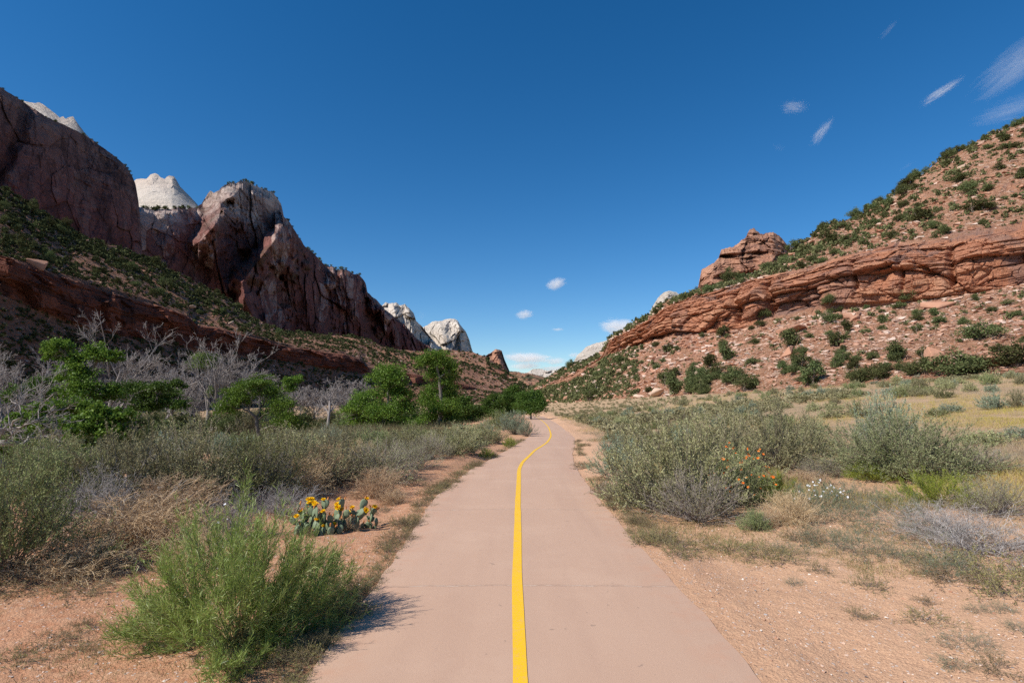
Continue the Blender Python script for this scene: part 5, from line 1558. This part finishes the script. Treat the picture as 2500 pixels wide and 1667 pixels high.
# --- left of the path
plant('rabbit', 570, 1625, 440, 1258, 'rabbitbrush', 'feathery bright green rabbitbrush, the closest bush on the left, shading the path', v=0, rot=0.6)
plant('green', 10, 1440, 330, 1135, 'sagebrush', 'dark green sagebrush filling the left edge behind the bare red soil')
plant('tan', 330, 1375, 330, 1225, 'tumbleweed', 'largest heap of tan dead tumbleweed behind the rabbitbrush', 'tumbleweed')
plant('tan', 420, 1300, 240, 1175, 'tumbleweed', 'brown dead tumbleweed piled against the tall olive sagebrush', 'tumbleweed')
plant('tan', 190, 1430, 240, 1325, 'tumbleweed', 'low tan tumbleweed lying on the red soil at left', 'tumbleweed')
plant('grey', 240, 1320, 250, 1180, 'dead_bush', 'tangle of bare grey twigs above the tan tumbleweeds at left', 'dead bush')
plant('green', 130, 1270, 260, 1095, 'sagebrush', 'light green sagebrush behind the dark one at the left edge')
plant('sage', 320, 1265, 280, 1045, 'sagebrush', 'tall olive sagebrush in front of the green sapling', v=0)
plant('sage', 470, 1255, 280, 1045, 'sagebrush', 'broad olive sagebrush with a shaded base right of the tallest one', v=1)
plant('green', 610, 1235, 220, 1060, 'sagebrush', 'grey-green sagebrush left of the flowering cactus and further back')
plant('sage', 720, 1205, 240, 1052, 'sagebrush', 'pale olive sagebrush directly behind the flowering cactus', v=2)
plant('sage', 830, 1185, 210, 1060, 'sagebrush', 'greyish sagebrush behind the round tan tumbleweed')
plant('twiggy', 930, 1185, 200, 1075, 'twiggy_bush', 'grey-brown half-dead bush beside the path behind the round tumbleweed')
plant('twiggy', 1010, 1150, 130, 1085, 'twiggy_bush', 'small grey twiggy bush nearest the left path edge')
plant('tan', 920, 1222, 125, 1150, 'tumbleweed', 'round tan tumbleweed resting near the left path edge', 'tumbleweed')
plant('tan', 745, 1215, 120, 1128, 'tumbleweed', 'rusty tan tumbleweed lodged in the sagebrush above the cactus', 'tumbleweed')
plant('tan', 960, 1235, 70, 1195, 'tumbleweed', 'small flattened tumbleweed right of the round one', 'tumbleweed')
plant('grey', 690, 1270, 170, 1200, 'dead_bush', 'bare grey twigs behind the flowering cactus', 'dead bush')
plant('grey', 560, 1330, 150, 1220, 'dead_bush', 'dark tangle of dead twigs between the cactus and the rabbitbrush', 'dead bush')
plant('tan', 480, 1400, 170, 1300, 'tumbleweed', 'tan tumbleweed half hidden behind the rabbitbrush', 'tumbleweed')
plant('olive', 640, 1660, 240, 1600, 'weed', 'olive weeds in the shade at the foot of the rabbitbrush', 'weed')
plant('green', 40, 1215, 240, 1085, 'sagebrush', 'sagebrush at the left edge in front of the green thicket')
plant('sage', 850, 1120, 190, 1045, 'sagebrush', 'olive sagebrush in the back row, left of the pale one')
plant('pale', 800, 1110, 90, 1040, 'sagebrush', 'silvery pale sagebrush in the back row before the cottonwoods')
plant('green', 1000, 1105, 150, 1040, 'sagebrush', 'grey-green sagebrush in the back row below the broad cottonwood')
plant('sage', 1110, 1112, 140, 1040, 'sagebrush', 'rounded olive sagebrush below the tallest cottonwood', v=0)
plant('twiggy', 1050, 1125, 120, 1060, 'twiggy_bush', 'brownish twiggy bush left of the rounded olive sagebrush')
plant('sage', 1185, 1085, 100, 1030, 'sagebrush', 'sagebrush right of the rounded olive one')
plant('pale', 1255, 1062, 80, 1005, 'sagebrush', 'pale sagebrush standing at the inside of the path bend')
plant('pale', 1285, 1066, 46, 1028, 'sagebrush', 'small silvery sagebrush touching the path at the bend')
plant('green', 1225, 1050, 80, 1005, 'sagebrush', 'green sagebrush behind the pale one at the path bend')
plant('lime', 1245, 1092, 34, 1070, 'weed', 'bright yellow-green tuft at the left path edge near the bend', 'weed')
plant('lime', 1185, 1118, 36, 1096, 'weed', 'lime green tuft on the left path edge before the bend', 'weed')
plant('tan', 850, 1298, 60, 1262, 'dry_tuft', 'dry straw tuft between the two flowering cactus clumps', 'weed')
plant('olive', 760, 1312, 110, 1292, 'weed', 'olive weeds at the foot of the larger flowering cactus', 'weed')
for a, b, wd, tp, kd, lab in [(400, 1225, 150, 1100, 'grey', 'grey dead brush between the tall olive sagebrushes'), (545, 1225, 130, 1110, 'twiggy', 'half-dead brown brush between two broad sagebrushes'), (660, 1225, 120, 1120, 'grey', 'grey dead twigs between the sagebrushes above the cactus'), (780, 1195, 120, 1100, 'tan', 'brown tumbleweed caught between sagebrushes right of the cactus'),
                             (230, 1290, 150, 1170, 'twiggy', 'brownish twiggy bush right of the dark sagebrush at the left edge'), (880, 1165, 120, 1085, 'tan', 'reddish tan tumbleweed behind the round one'), (980, 1130, 140, 1060, 'sage', 'rounded sagebrush behind the grey-brown half-dead bush'), (910, 1120, 130, 1050, 'green', 'green sagebrush in the back row behind the round tumbleweed')]:
    plant(kd, a, b, wd, tp, {'grey': 'dead_bush', 'twiggy': 'twiggy_bush', 'tan': 'tumbleweed'}.get(kd, 'sagebrush'), lab, {'grey': 'dead bush', 'tan': 'tumbleweed'}.get(kd, 'shrub'))
# --- right of the path
plant('pale', 1513, 1180, 135, 1068, 'sagebrush', 'silvery green sagebrush closest to the right path edge', v=0)
plant('sage', 1640, 1262, 300, 1008, 'sagebrush', 'largest grey-green sagebrush right of the path', v=1)
plant('sage', 1745, 1205, 230, 1010, 'sagebrush', 'grey-green sagebrush behind the orange flowers', v=2)
plant('twiggy', 1700, 1290, 240, 1150, 'twiggy_bush', 'dark twiggy bush below the orange flowers, on the bare soil', v=0)
plant('twiggy', 1545, 1240, 170, 1150, 'twiggy_bush', 'low grey twiggy bush below the silvery sagebrush')
plant('green', 1800, 1235, 170, 1110, 'sagebrush', 'green sagebrush bearing the orange flowers among its branches')
plant('sage', 1900, 1160, 220, 985, 'sagebrush', 'olive sagebrush halfway between the largest one and the great saltbush', v=0)
plant('sage', 1995, 1115, 100, 1020, 'sagebrush', 'sagebrush just left of the great saltbush')
plant('lime', 1898, 1230, 100, 1160, 'weed', 'yellow-green bushy weed behind the big pale tumbleweed', 'weed')
plant('tan', 1935, 1290, 125, 1208, 'tumbleweed', 'big pale round tumbleweed on the open ground right of the path', 'tumbleweed')
plant('tan', 1880, 1290, 80, 1240, 'tumbleweed', 'small straw-coloured tumbleweed left of the big pale one', 'tumbleweed')
plant('tan', 1960, 1185, 120, 1150, 'tumbleweed', 'flat tan tumbleweed between the sagebrush and the white flowers', 'tumbleweed')
plant('green', 1840, 1300, 75, 1245, 'weed', 'small grey-green bush left of the big pale tumbleweed', 'weed')
plant('salt', 2210, 1185, 350, 1012, 'saltbush', 'great dome-shaped saltbush on the right', v=0, rot=1.0)
plant('pale', 2170, 1150, 150, 962, 'sagebrush', 'tall pale flowering crown rising out of the great saltbush', v=1)
plant('lime', 2165, 1172, 130, 1108, 'weed', 'green weedy clump in front of the great saltbush', 'weed')
plant('lime', 2290, 1248, 180, 1165, 'weed', 'bright lime yellow bush in front of the great saltbush', 'weed')
plant('lime', 2120, 1180, 110, 1135, 'weed', 'lime green low bush at the left foot of the great saltbush', 'weed')
plant('grey', 2400, 1385, 320, 1265, 'dead_bush', 'wide low mat of grey dead twigs near the right edge', 'dead bush')
plant('grey', 2290, 1330, 220, 1245, 'dead_bush', 'pale dead twigs left of the wide grey mat', 'dead bush')
plant('twiggy', 2430, 1270, 200, 1170, 'twiggy_bush', 'purplish grey twiggy bush at the right edge above the dead twigs')
plant('twiggy', 2380, 1165, 200, 1090, 'twiggy_bush', 'dry grey bush right of the great saltbush')
plant('twiggy', 2010, 1170, 150, 1115, 'twiggy_bush', 'grey shaded bush at the left foot of the great saltbush')
for q, (a, b, wd, tp) in enumerate([(2010, 1340, 180, 1290), (2120, 1375, 200, 1310), (2060, 1290, 200, 1225), (2200, 1330, 210, 1260), (2270, 1395, 170, 1335), (1990, 1255, 150, 1190), (2100, 1240, 170, 1180), (2180, 1270, 160, 1210), (2330, 1420, 160, 1360), (1930, 1360, 110, 1325)]):
    plant('blue', a, b, wd, tp, 'blue_green_weed', 'feathery blue-green weed in the patch before the lime bush', 'weed', 'blue-green weeds in the patch right of the path')
for q, (a, b, wd, tp) in enumerate([(2410, 1430, 240, 1350), (2330, 1440, 180, 1385), (2470, 1480, 190, 1395), (1790, 1360, 150, 1320), (1880, 1385, 160, 1335), (1640, 1345, 180, 1300), (1580, 1335, 100, 1300), (1960, 1330, 110, 1295), (1500, 1240, 80, 1205), (1470, 1215, 60, 1180)]):
    plant('olive', a, b, wd, tp, 'olive_weed', 'dry olive weed spreading between the bushes and the bare soil', 'weed', 'olive weeds at the edge of the bare soil')
for a, b, wd, tp, lab in [(1938, 1432, 44, 1410, 'tiny dark green weed alone on the gravelly soil'), (2125, 1450, 90, 1405, 'rounded olive weed in the middle of the gravelly soil'), (2098, 1515, 70, 1485, 'yellowish weed below the rounded olive one'), (2270, 1535, 120, 1495, 'sprawling olive weed on the gravelly soil at right'),
                          (2365, 1600, 130, 1545, 'large grey-green weed near the bottom right corner'), (2445, 1500, 60, 1470, 'dark green weed near the right edge of the soil'), (2390, 1500, 60, 1475, 'small weed left of the dark green one near the right edge'), (2000, 1405, 60, 1375, 'small dry weed at the back of the gravelly soil'),
                          (2260, 1480, 50, 1460, 'small faded weed above the sprawling olive one'), (2430, 1655, 130, 1610, 'weed cut by the bottom right corner'), (2330, 1640, 80, 1615, 'small weed at the bottom below the large grey-green one'), (2480, 1545, 60, 1520, 'weed at the right edge below the dark green one')]:
    plant('blue' if 'green' in lab else 'olive', a, b, wd, tp, 'weed', lab, 'weed')
for a, b, wd, tp, lab in [(60, 1460, 200, 1415, 'olive weed mat below the dark sagebrush at the left edge'), (180, 1470, 160, 1430, 'olive weed mat beside the low tan tumbleweed'), (120, 1600, 150, 1565, 'dry weed on the red soil at bottom left'), (40, 1640, 140, 1600, 'dry weed in the bottom left corner'),
                          (210, 1610, 90, 1580, 'small dry weed between the corner and the rabbitbrush'), (930, 1255, 80, 1240, 'flat weed below the round tumbleweed'), (1000, 1190, 110, 1165, 'weedy fringe between the path and the twiggy bush'), (200, 1545, 70, 1525, 'small olive weed on the red soil left of the rabbitbrush')]:
    plant('olive', a, b, wd, tp, 'weed', lab, 'weed')
# weeds growing along the concrete edge
GV = 'weeds along the left edge of the path'
for y in np.exp(rg.uniform(math.log(3.0), math.log(26), 110)):
    x = float(xl(y)) - abs(rg.normal(0.03, 0.09)) - 0.03
    s = rg.uniform(0.25, 0.8)
    thing(KIT['olive'][int(rg.integers(0, 3))], 'edge_weed', 'olive weed hugging the left edge of the concrete path', 'weed', GV, (x, y, float(gz(x, y))), rg.uniform(0, 6), (s, s, s * 0.9))
GV = 'weeds along the right edge of the path'
for y in np.exp(rg.uniform(math.log(5.8), math.log(26), 46)):
    x = float(xr(y)) + abs(rg.normal(0.10, 0.16)) + 0.05
    s = rg.uniform(0.25, 0.75)
    thing(KIT['olive'][int(rg.integers(0, 3))], 'edge_weed', 'olive weed beside the right edge of the concrete path', 'weed', GV, (x, y, float(gz(x, y))), rg.uniform(0, 6), s)

# sagebrush filling the bank on the left and the flat on the right
SB = {0: 'olive sagebrush', 1: 'green sagebrush', 2: 'dusty sagebrush', 3: 'silvery sagebrush'}
n_ = 0
for i in range(4000):
    if n_ >= 250:
        break
    left = rg.uniform() < 0.36
    if left:
        y = math.exp(rg.uniform(math.log(11.5), math.log(60)))
        x = float(xl(y)) - rg.uniform(1.2 + 0.02 * y, 13)
        if x < -10.5 - 0.05 * y:
            continue
        w_, h_ = rg.uniform(0.4, 0.85), rg.uniform(0.55, 1.0)
        px_s = float(project(A([x, y, 0.0]))[0])
        lim_ = float(pt(px_s, np.interp(px_s, [0, 600, 900, 1150, 1230, 1290], [1075, 1062, 1058, 1040, 1018, 1010]), y)[2]) - float(gz(x, y))
        h_ = min(h_, lim_)
        if h_ < 0.32:
            continue
    else:
        y = math.exp(rg.uniform(math.log(14), math.log(80)))
        px = rg.uniform(1400, 2560)
        x = float(pt(px, 970, y)[0])
        if x - xr(y) < 1.6 or x > 9 + 0.75 * y:
            continue
        if px > 1980 and 13 < y < 34 and rg.uniform() < 0.86:
            continue
        w_, h_ = rg.uniform(0.35, 0.8), rg.uniform(0.35, 0.8)
    px_s, py_s = project(A([x, y, float(gz(x, y))]))
    if any((x - a) ** 2 + (y - b) ** 2 < (0.8 * (w_ + c)) ** 2 for a, b, c in spots):
        continue
    spots.append((x, y, w_))
    k = int(rg.choice(4, p=[0.4, 0.25, 0.2, 0.15]))
    kit = KIT['far'][k] if y > 13 else KIT[('sage', 'green', 'sage', 'pale')[k]][int(rg.integers(0, 2))]
    side = 'on the bank left of the path' if left else 'on the flat right of the path'
    thing(kit, 'sagebrush', SB[k] + ' ' + side, 'shrub', SB[k] + ' ' + side, (x, y, float(gz(x, y)) - 0.03), rg.uniform(0, 6), (w_ / 0.72, w_ / 0.72, h_ / 0.8))
    n_ += 1

# --- prickly pear in flower
def pad_mesh():
    n, m = 20, 3
    prof = []
    for i in range(n):
        a = 2 * math.pi * i / n
        x, z = math.sin(a), -math.cos(a)
        wd = 0.80 + 0.20 * z
        prof.append((x * wd * 0.42, z * 0.5 + 0.5))
    prof = A(prof)
    V = []
    for s, o in ((0.0, -1), (0.72, -0.72), (1.0, 0.0), (0.72, 0.72), (0.0, 1)):
        for x, z in prof:
            V.append((x * s, o * 0.062, 0.5 + (z - 0.5) * s))
    V = A(V)
    Fq = []
    for r in range(4):
        for i in range(n):
            j = (i + 1) % n
            Fq.append((r * n + i, r * n + j, (r + 1) * n + j, (r + 1) * n + i))
    return V, A(Fq)


t = NT('cactus_pad')
p = t.pos()
c = t.mix(t.noise(p, 4, 3), (0.115, 0.155, 0.085), (0.20, 0.25, 0.155))
v = t.n('TexVoronoi', {'Vector': p, 'Scale': 9.0, 'Randomness': 0.5}).outputs['Distance']
c = t.mix(t.math('LESS_THAN', v, 0.16), c, (0.50, 0.42, 0.26))
M_PAD = t.out(t.bsdf(c, 0.6, None, 0.3))
M_PET = mat_leaf('cactus_petal', [(0.82, 0.40, 0.01), (0.90, 0.58, 0.015), (0.90, 0.68, 0.03)], 0.35, 0, 0, 0)
M_BUD = mat_leaf('cactus_bud', [(0.45, 0.13, 0.05), (0.62, 0.24, 0.08), (0.50, 0.34, 0.12)], 0, 0, 0, 0)
V_, F_ = pad_mesh()
PADM = make_mesh('pad', V_, F_, M_PAD, True)
rgf = np.random.default_rng(3)
fm = MB()
for ring, (nn, el, ln) in enumerate(((9, 0.35, 1.0), (8, 0.8, 0.85), (6, 1.15, 0.5))):
    a = np.arange(nn) * 6.283 / nn + ring * 0.4
    D = np.stack([np.cos(a) * math.cos(el), np.sin(a) * math.cos(el), np.full(nn, math.sin(el))], -1)
    s = np.stack([-np.sin(a), np.cos(a), 0 * a], -1)
    B = np.zeros((nn, 3)) + [0, 0, 0.25]
    M_ = B + D * ln * 0.65
    W = np.stack([B, M_ + s * 0.32, B + D * ln + [0, 0, 0.1], M_ - s * 0.32], 1)
    fm.add(W.reshape(-1, 3), np.arange(nn * 4).reshape(nn, 4), rep(rgf.uniform(0.2, 1, nn) if ring < 2 else np.zeros(nn)))
FLM = fm.mesh('flower', M_PET)
bmm = MB().add(*tubes(A([[[0, 0, 0], [0, 0, 0.5], [0, 0, 0.85], [0, 0, 1.0]]]), 0.22, 0.26, 7), rep(rgf.uniform(0, 1, 4), 7))
bmm.add(*tubes(A([[[0, 0, 0.98], [0, 0, 1.1]]]), 0.24, 0.06, 7))
BUDM = bmm.mesh('bud', M_BUD)


def cactus(seed, px, py, w, top, label, npad, nfl, nbud):
    rg = np.random.default_rng(seed)
    P = gp(px, py)[0]
    Yd = P[1]
    W = w * Yd / F
    H = float(pt(px, top, Yd)[2]) - P[2]
    root = link('prickly_pear', None, None, P)
    tag(root, label, 'cactus')
    tops = []
    tiers = [int(npad * 0.45), int(npad * 0.35), npad - int(npad * 0.45) - int(npad * 0.35)]
    prev = [None]
    for tier, n in enumerate(tiers):
        cur = []
        for i in range(n):
            s = rg.uniform(0.75, 1.2) * H * 0.33
            if tier == 0:
                b = A([(i + 0.5) / n * W - W / 2 + rg.normal(0, 0.03 * W), rg.uniform(-0.25, 0.3) * W, -0.01])
            else:
                b = prev[int(rg.integers(0, len(prev)))] + rg.normal(0, 0.035 * W, 3) * [1, 1, 0.3]
            rx, rz = rg.normal(0, 0.36), rg.uniform(-1.2, 1.2)
            ry = rg.normal(0, 0.36) + (b[0] / W) * 0.6
            o = link('pad', PADM, root, b, 0, s)
            o.rotation_euler = (rx, ry, rz)
            u = o.rotation_euler.to_matrix() @ Vector((0, 0, 1))
            e = b + A(u) * s * 0.96
            cur.append(e)
            side = o.rotation_euler.to_matrix() @ Vector((1, 0, 0))
            tops += [(e + A(side) * s * q, A(u) + A(side) * q * 1.4) for q in (-0.26, -0.1, 0.06, 0.22)]
        prev = cur
    idx = rg.permutation(len(tops))
    idx = sorted(idx, key=lambda k: -(tops[k][0][2] + rg.normal(0, 0.35 * H) - 0.3 * tops[k][0][1]))
    for q, k in enumerate(idx[:nfl + nbud]):
        b, d = tops[k]
        fl = q % max(1, (nfl + nbud) // max(1, nfl)) == 0
        s = 0.040 * rg.uniform(0.65, 1.2) if fl else 0.030 * rg.uniform(0.8, 1.2)
        o = link('flower' if fl else 'bud', FLM if fl else BUDM, root, b - A([0, 0, 0.003]), 0, s)
        dd = Vector(d * [1, 1, 1] + (A([0, -0.7, 0.4]) if fl else 0))
        o.rotation_euler = dd.to_track_quat('Z', 'Y').to_euler()
    return root


cactus(1, 790, 1300, 130, 1212, 'larger prickly pear covered in yellow flowers left of the path', 64, 17, 50)
cactus(2, 885, 1290, 58, 1232, 'smaller prickly pear with few yellow flowers and many red buds', 28, 4, 26)
cactus(3, 318, 1395, 40, 1352, 'single pale prickly pear clump without flowers before the tan tumbleweed', 4, 0, 0)

# --- orange globemallow and white daisies
M_ORG = mat_leaf('orange_petal', [(0.75, 0.12, 0.015), (0.85, 0.21, 0.03), (0.88, 0.30, 0.06)], 0.25, 0, 0, 0)
M_WHT = mat_leaf('white_petal', [(0.75, 0.75, 0.78), (0.85, 0.85, 0.85)], 0.2, 0, 0, 0)


def flower_plant(seed, px, py, w, top, name, label, petal, leaf, ns, nfl, fs, kids=True):
    rg = np.random.default_rng(seed)
    P = gp(px, py)[0]
    Yd = P[1]
    W, H = w * Yd / F / 2, float(pt(px, top, Yd)[2]) - P[2]
    k = bush(seed, W, H, ns, 5, 9, 0.02, 0.008, 0.10, leaf, B_GREEN, 0.0012, 0.15, 0.2, 0.25, up0=0.25, stem_r=0.003)
    E = dome(rg, nfl, W * 0.95, H, 0.25)
    nn = 5
    B = np.repeat(E, nn, 0)
    ax = norm(rg.normal(size=(nfl, 3)) * 0.5 + A([-0.2, -0.6, 0.8]))
    e1 = norm(np.cross(ax, A([0.3, 0.2, 1.0])))
    e2 = np.cross(ax, e1)
    a = np.tile(np.arange(nn) * 6.283 / nn, nfl)[:, None]
    D = np.repeat(e1, nn, 0) * np.cos(a) + np.repeat(e2, nn, 0) * np.sin(a) + 0.35 * np.repeat(ax, nn, 0)
    s = norm(np.cross(D, np.repeat(ax, nn, 0)))
    L = fs * np.repeat(rg.uniform(0.7, 1.2, nfl), nn)[:, None]
    M_ = B + D * L * 0.7
    V = np.stack([B, M_ + s * L * 0.45, B + D * L, M_ - s * L * 0.45], 1)
    k['blossoms'] = MB().add(V.reshape(-1, 3), np.arange(len(B) * 4).reshape(-1, 4), rep(rg.uniform(0, 1, len(B)))).mesh('blossoms', petal)
    return thing(k, name, label, 'flowers', None, P)


flower_plant(921, 1815, 1235, 150, 1088, 'globemallow', 'orange globemallow blooming over the large sagebrush right of the path', M_ORG, L_SAGE_G, 40, 60, 0.021)
flower_plant(922, 1742, 1238, 44, 1150, 'globemallow', 'small deep orange globemallow low in the dark twiggy bush', M_ORG, L_SAGE_G, 14, 16, 0.022)
flower_plant(923, 2010, 1235, 120, 1178, 'daisy_clump', 'clump of tiny white daisies in the blue-green weeds', M_WHT, L_BLUE, 30, 46, 0.016)
flower_plant(924, 535, 1450, 40, 1238, 'white_flower', 'slender stalk of white flowers standing above the rabbitbrush', M_WHT, L_RABBIT, 5, 7, 0.011)

# --- grasses and small stones nobody could count
def grass_field(name, label, pts, hs, tone, mat, nb=7, wd=0.004, seed=0, spread=0.5):
    rg = np.random.default_rng(seed)
    N = len(pts)
    B = np.repeat(pts, nb, 0) + rg.normal(size=(N * nb, 3)) * np.repeat(hs, nb)[:, None] * A([spread, spread, 0]) * 0.5
    D = norm(rg.normal(size=(N * nb, 3)) * A([0.55, 0.55, 0]) + A([0, 0, 1]))
    L = np.repeat(hs, nb) * rg.uniform(0.5, 1.2, N * nb)
    V, Fq = blades(rg, B - A([0, 0, 0.01]), D, L, np.repeat(wd * np.ones(N), nb), 0.3, 0.15)
    r = rep(np.clip(np.repeat(tone, nb) + rg.normal(0, 0.08, N * nb), 0, 1))
    return tag(link(name, make_mesh(name, V, Fq, mat, False, {'rnd': r})), label, 'grass', kind='stuff')


rg = np.random.default_rng(66)
N = 60000
Yq = np.exp(rg.uniform(math.log(7), math.log(85), N))
pxq = rg.uniform(1330, 2620, N)
Xq = (pxq - CX) / F * Yq
ok = (Xq - xr(Yq) > 1.0 + 0.6 * vnoise(Xq * 0.5, Yq * 0.5, 0, 4)) & (Yq > 8.5 + 2.5 * vnoise(Xq * 0.35, Yq * 0.35, 3, 6)) & (fbm(Xq * 0.45, Yq * 0.45, 0, 3, 12) > -0.28)
Xq, Yq = Xq[ok], Yq[ok]
P_ = np.stack([Xq, Yq, gz(Xq, Yq)], -1)
tone = np.clip(0.42 + 0.55 * fbm(Xq * 0.16, Yq * 0.10, 0, 3, 14) + rg.normal(0, 0.10, len(Xq)), 0, 1)
M_MEAD = mat_leaf('meadow_grass', [(0.24, 0.23, 0.14), (0.38, 0.30, 0.22), (0.46, 0.345, 0.19), (0.47, 0.385, 0.07), (0.27, 0.29, 0.09)], 0.2, 0, 0, 0)
grass_field('meadow_grass', 'dry tan and yellow grass covering the flat right of the path', P_, 0.10 + 0.12 * rg.uniform(size=len(Xq)) ** 2 + 0.0016 * Yq, tone, M_MEAD, 8, 0.006, 1, 0.9)
N = 9000
Yq = np.exp(rg.uniform(math.log(3.0), math.log(40), N))
Xq = xl(Yq) - rg.uniform(0.05, 9, N)
ok = (fbm(Xq * 0.8, Yq * 0.8, 0, 3, 15) > np.where(xl(Yq) - Xq < 1.2, 0.12, np.where(Yq < 5, 0.02, -0.15)))
Xq, Yq = Xq[ok], Yq[ok]
P_ = np.stack([Xq, Yq, gz(Xq, Yq)], -1)
grass_field('dry_grass', 'thin dry grass on the soil left of the path', P_, 0.03 + 0.07 * rg.uniform(size=len(Xq)) ** 2, rg.uniform(0, 1, len(Xq)), mat_leaf('verge_grass', [(0.20, 0.17, 0.07), (0.32, 0.25, 0.12), (0.45, 0.36, 0.20)], 0.2, 0, 0, 0), 9, 0.0035, 2, 1.6)
N = 11000
Yq = np.exp(rg.uniform(math.log(5.0), math.log(12), N))
Xq = xr(Yq) + np.abs(rg.normal(0, 3.2, N)) + 0.08
ok = fbm(Xq * 1.1, Yq * 1.1, 0, 3, 16) > np.interp(Yq, [5, 6.2, 8], [0.4, -0.1, -0.4])
Xq, Yq = Xq[ok], Yq[ok]
P_ = np.stack([Xq, Yq, gz(Xq, Yq)], -1)
grass_field('dry_grass', 'thin dry grass at the back of the bare soil right of the path', P_, 0.03 + 0.06 * rg.uniform(size=len(Xq)) ** 2, rg.uniform(0, 1, len(Xq)), bpy.data.materials['verge_grass'], 9, 0.0035, 3, 1.6)
# low sagebrush of the flat, too many to count
rg = np.random.default_rng(67)
N = 7000
Yq = np.exp(rg.uniform(math.log(24), math.log(210), N))
pxq = rg.uniform(1330, 2600, N)
Xq = (pxq - CX) / F * Yq
ok = (Xq - xr(Yq) > 2.0) & ((fbm(Xq * 0.06, Yq * 0.06, 0, 3, 18) > -0.05) | (pxq < 1560)) & ~((pxq > 1900) & (Yq < 44)) & (Yq < np.interp(pxq, [1300, 1400, 1517, 1634, 1774, 2008, 2242, 2500], [240, 186, 134, 104, 90, 76, 67, 59]))
Xq, Yq = Xq[ok], Yq[ok]
P_ = np.stack([Xq, Yq, gz(Xq, Yq)], -1)
stuff_shrubs('sage_scrub', 'low grey-green scrub covering the flat up to the foot of the hill', 'scrub', P_, rg.uniform(0.3, 0.8, len(Xq)), L_SAGE, 70, 7, 0.22, 0.7)
# river-plain ground cover
N = 12000
Yq = rg.uniform(18, 105, N)
pxq = rg.uniform(-80, 1230, N)
Xq = (pxq - CX) / F * Yq
ok = xl(Yq) - Xq > 6
Xq, Yq = Xq[ok], Yq[ok]
P_ = np.stack([Xq, Yq, gz(Xq, Yq)], -1)
grass_field('wash_grass', 'rough grey-green undergrowth below the trees of the wash', P_, rg.uniform(0.25, 0.7, len(Xq)), np.clip(0.4 + 0.5 * fbm(Xq * 0.1, Yq * 0.1, 0, 3, 17), 0, 1), mat_leaf('wash_cover', [(0.09, 0.10, 0.05), (0.16, 0.15, 0.08), (0.24, 0.21, 0.13)], 0.2, 0, 0, 0), 9, 0.03, 4, 1.2)

N = 9000
yq = np.exp(rg.uniform(math.log(2.7), math.log(9), N))
side = rg.uniform(size=N) < 0.68
off = rg.uniform(0.04, 1, N) ** 1.1 * np.where(side, 5.5, 4.0)
xq = np.where(side, xr(yq) + off, xl(yq) - off)
P_ = np.stack([xq, yq, gz(xq, yq) + 0.001], -1)
sz = 0.0035 + 0.012 * rg.uniform(size=N) ** 5 + 0.003 * rg.uniform(size=N)
t = NT('pebble')
c = t.ramp(t.attr('rnd'), [(0.0, (0.42, 0.22, 0.14)), (0.3, (0.52, 0.33, 0.23)), (0.62, (0.62, 0.47, 0.37)), (0.8, (0.74, 0.66, 0.57)), (0.95, (0.36, 0.33, 0.31)), (1.0, (0.14, 0.12, 0.12))])
M_PEB = t.out(t.n('BsdfDiffuse', {'Color': c}).outputs[0])
scatter_rocks('gravel', 'pale and reddish pebbles strewn on the soil beside the path', 'gravel', P_, sz, M_PEB, 6, 0.7)
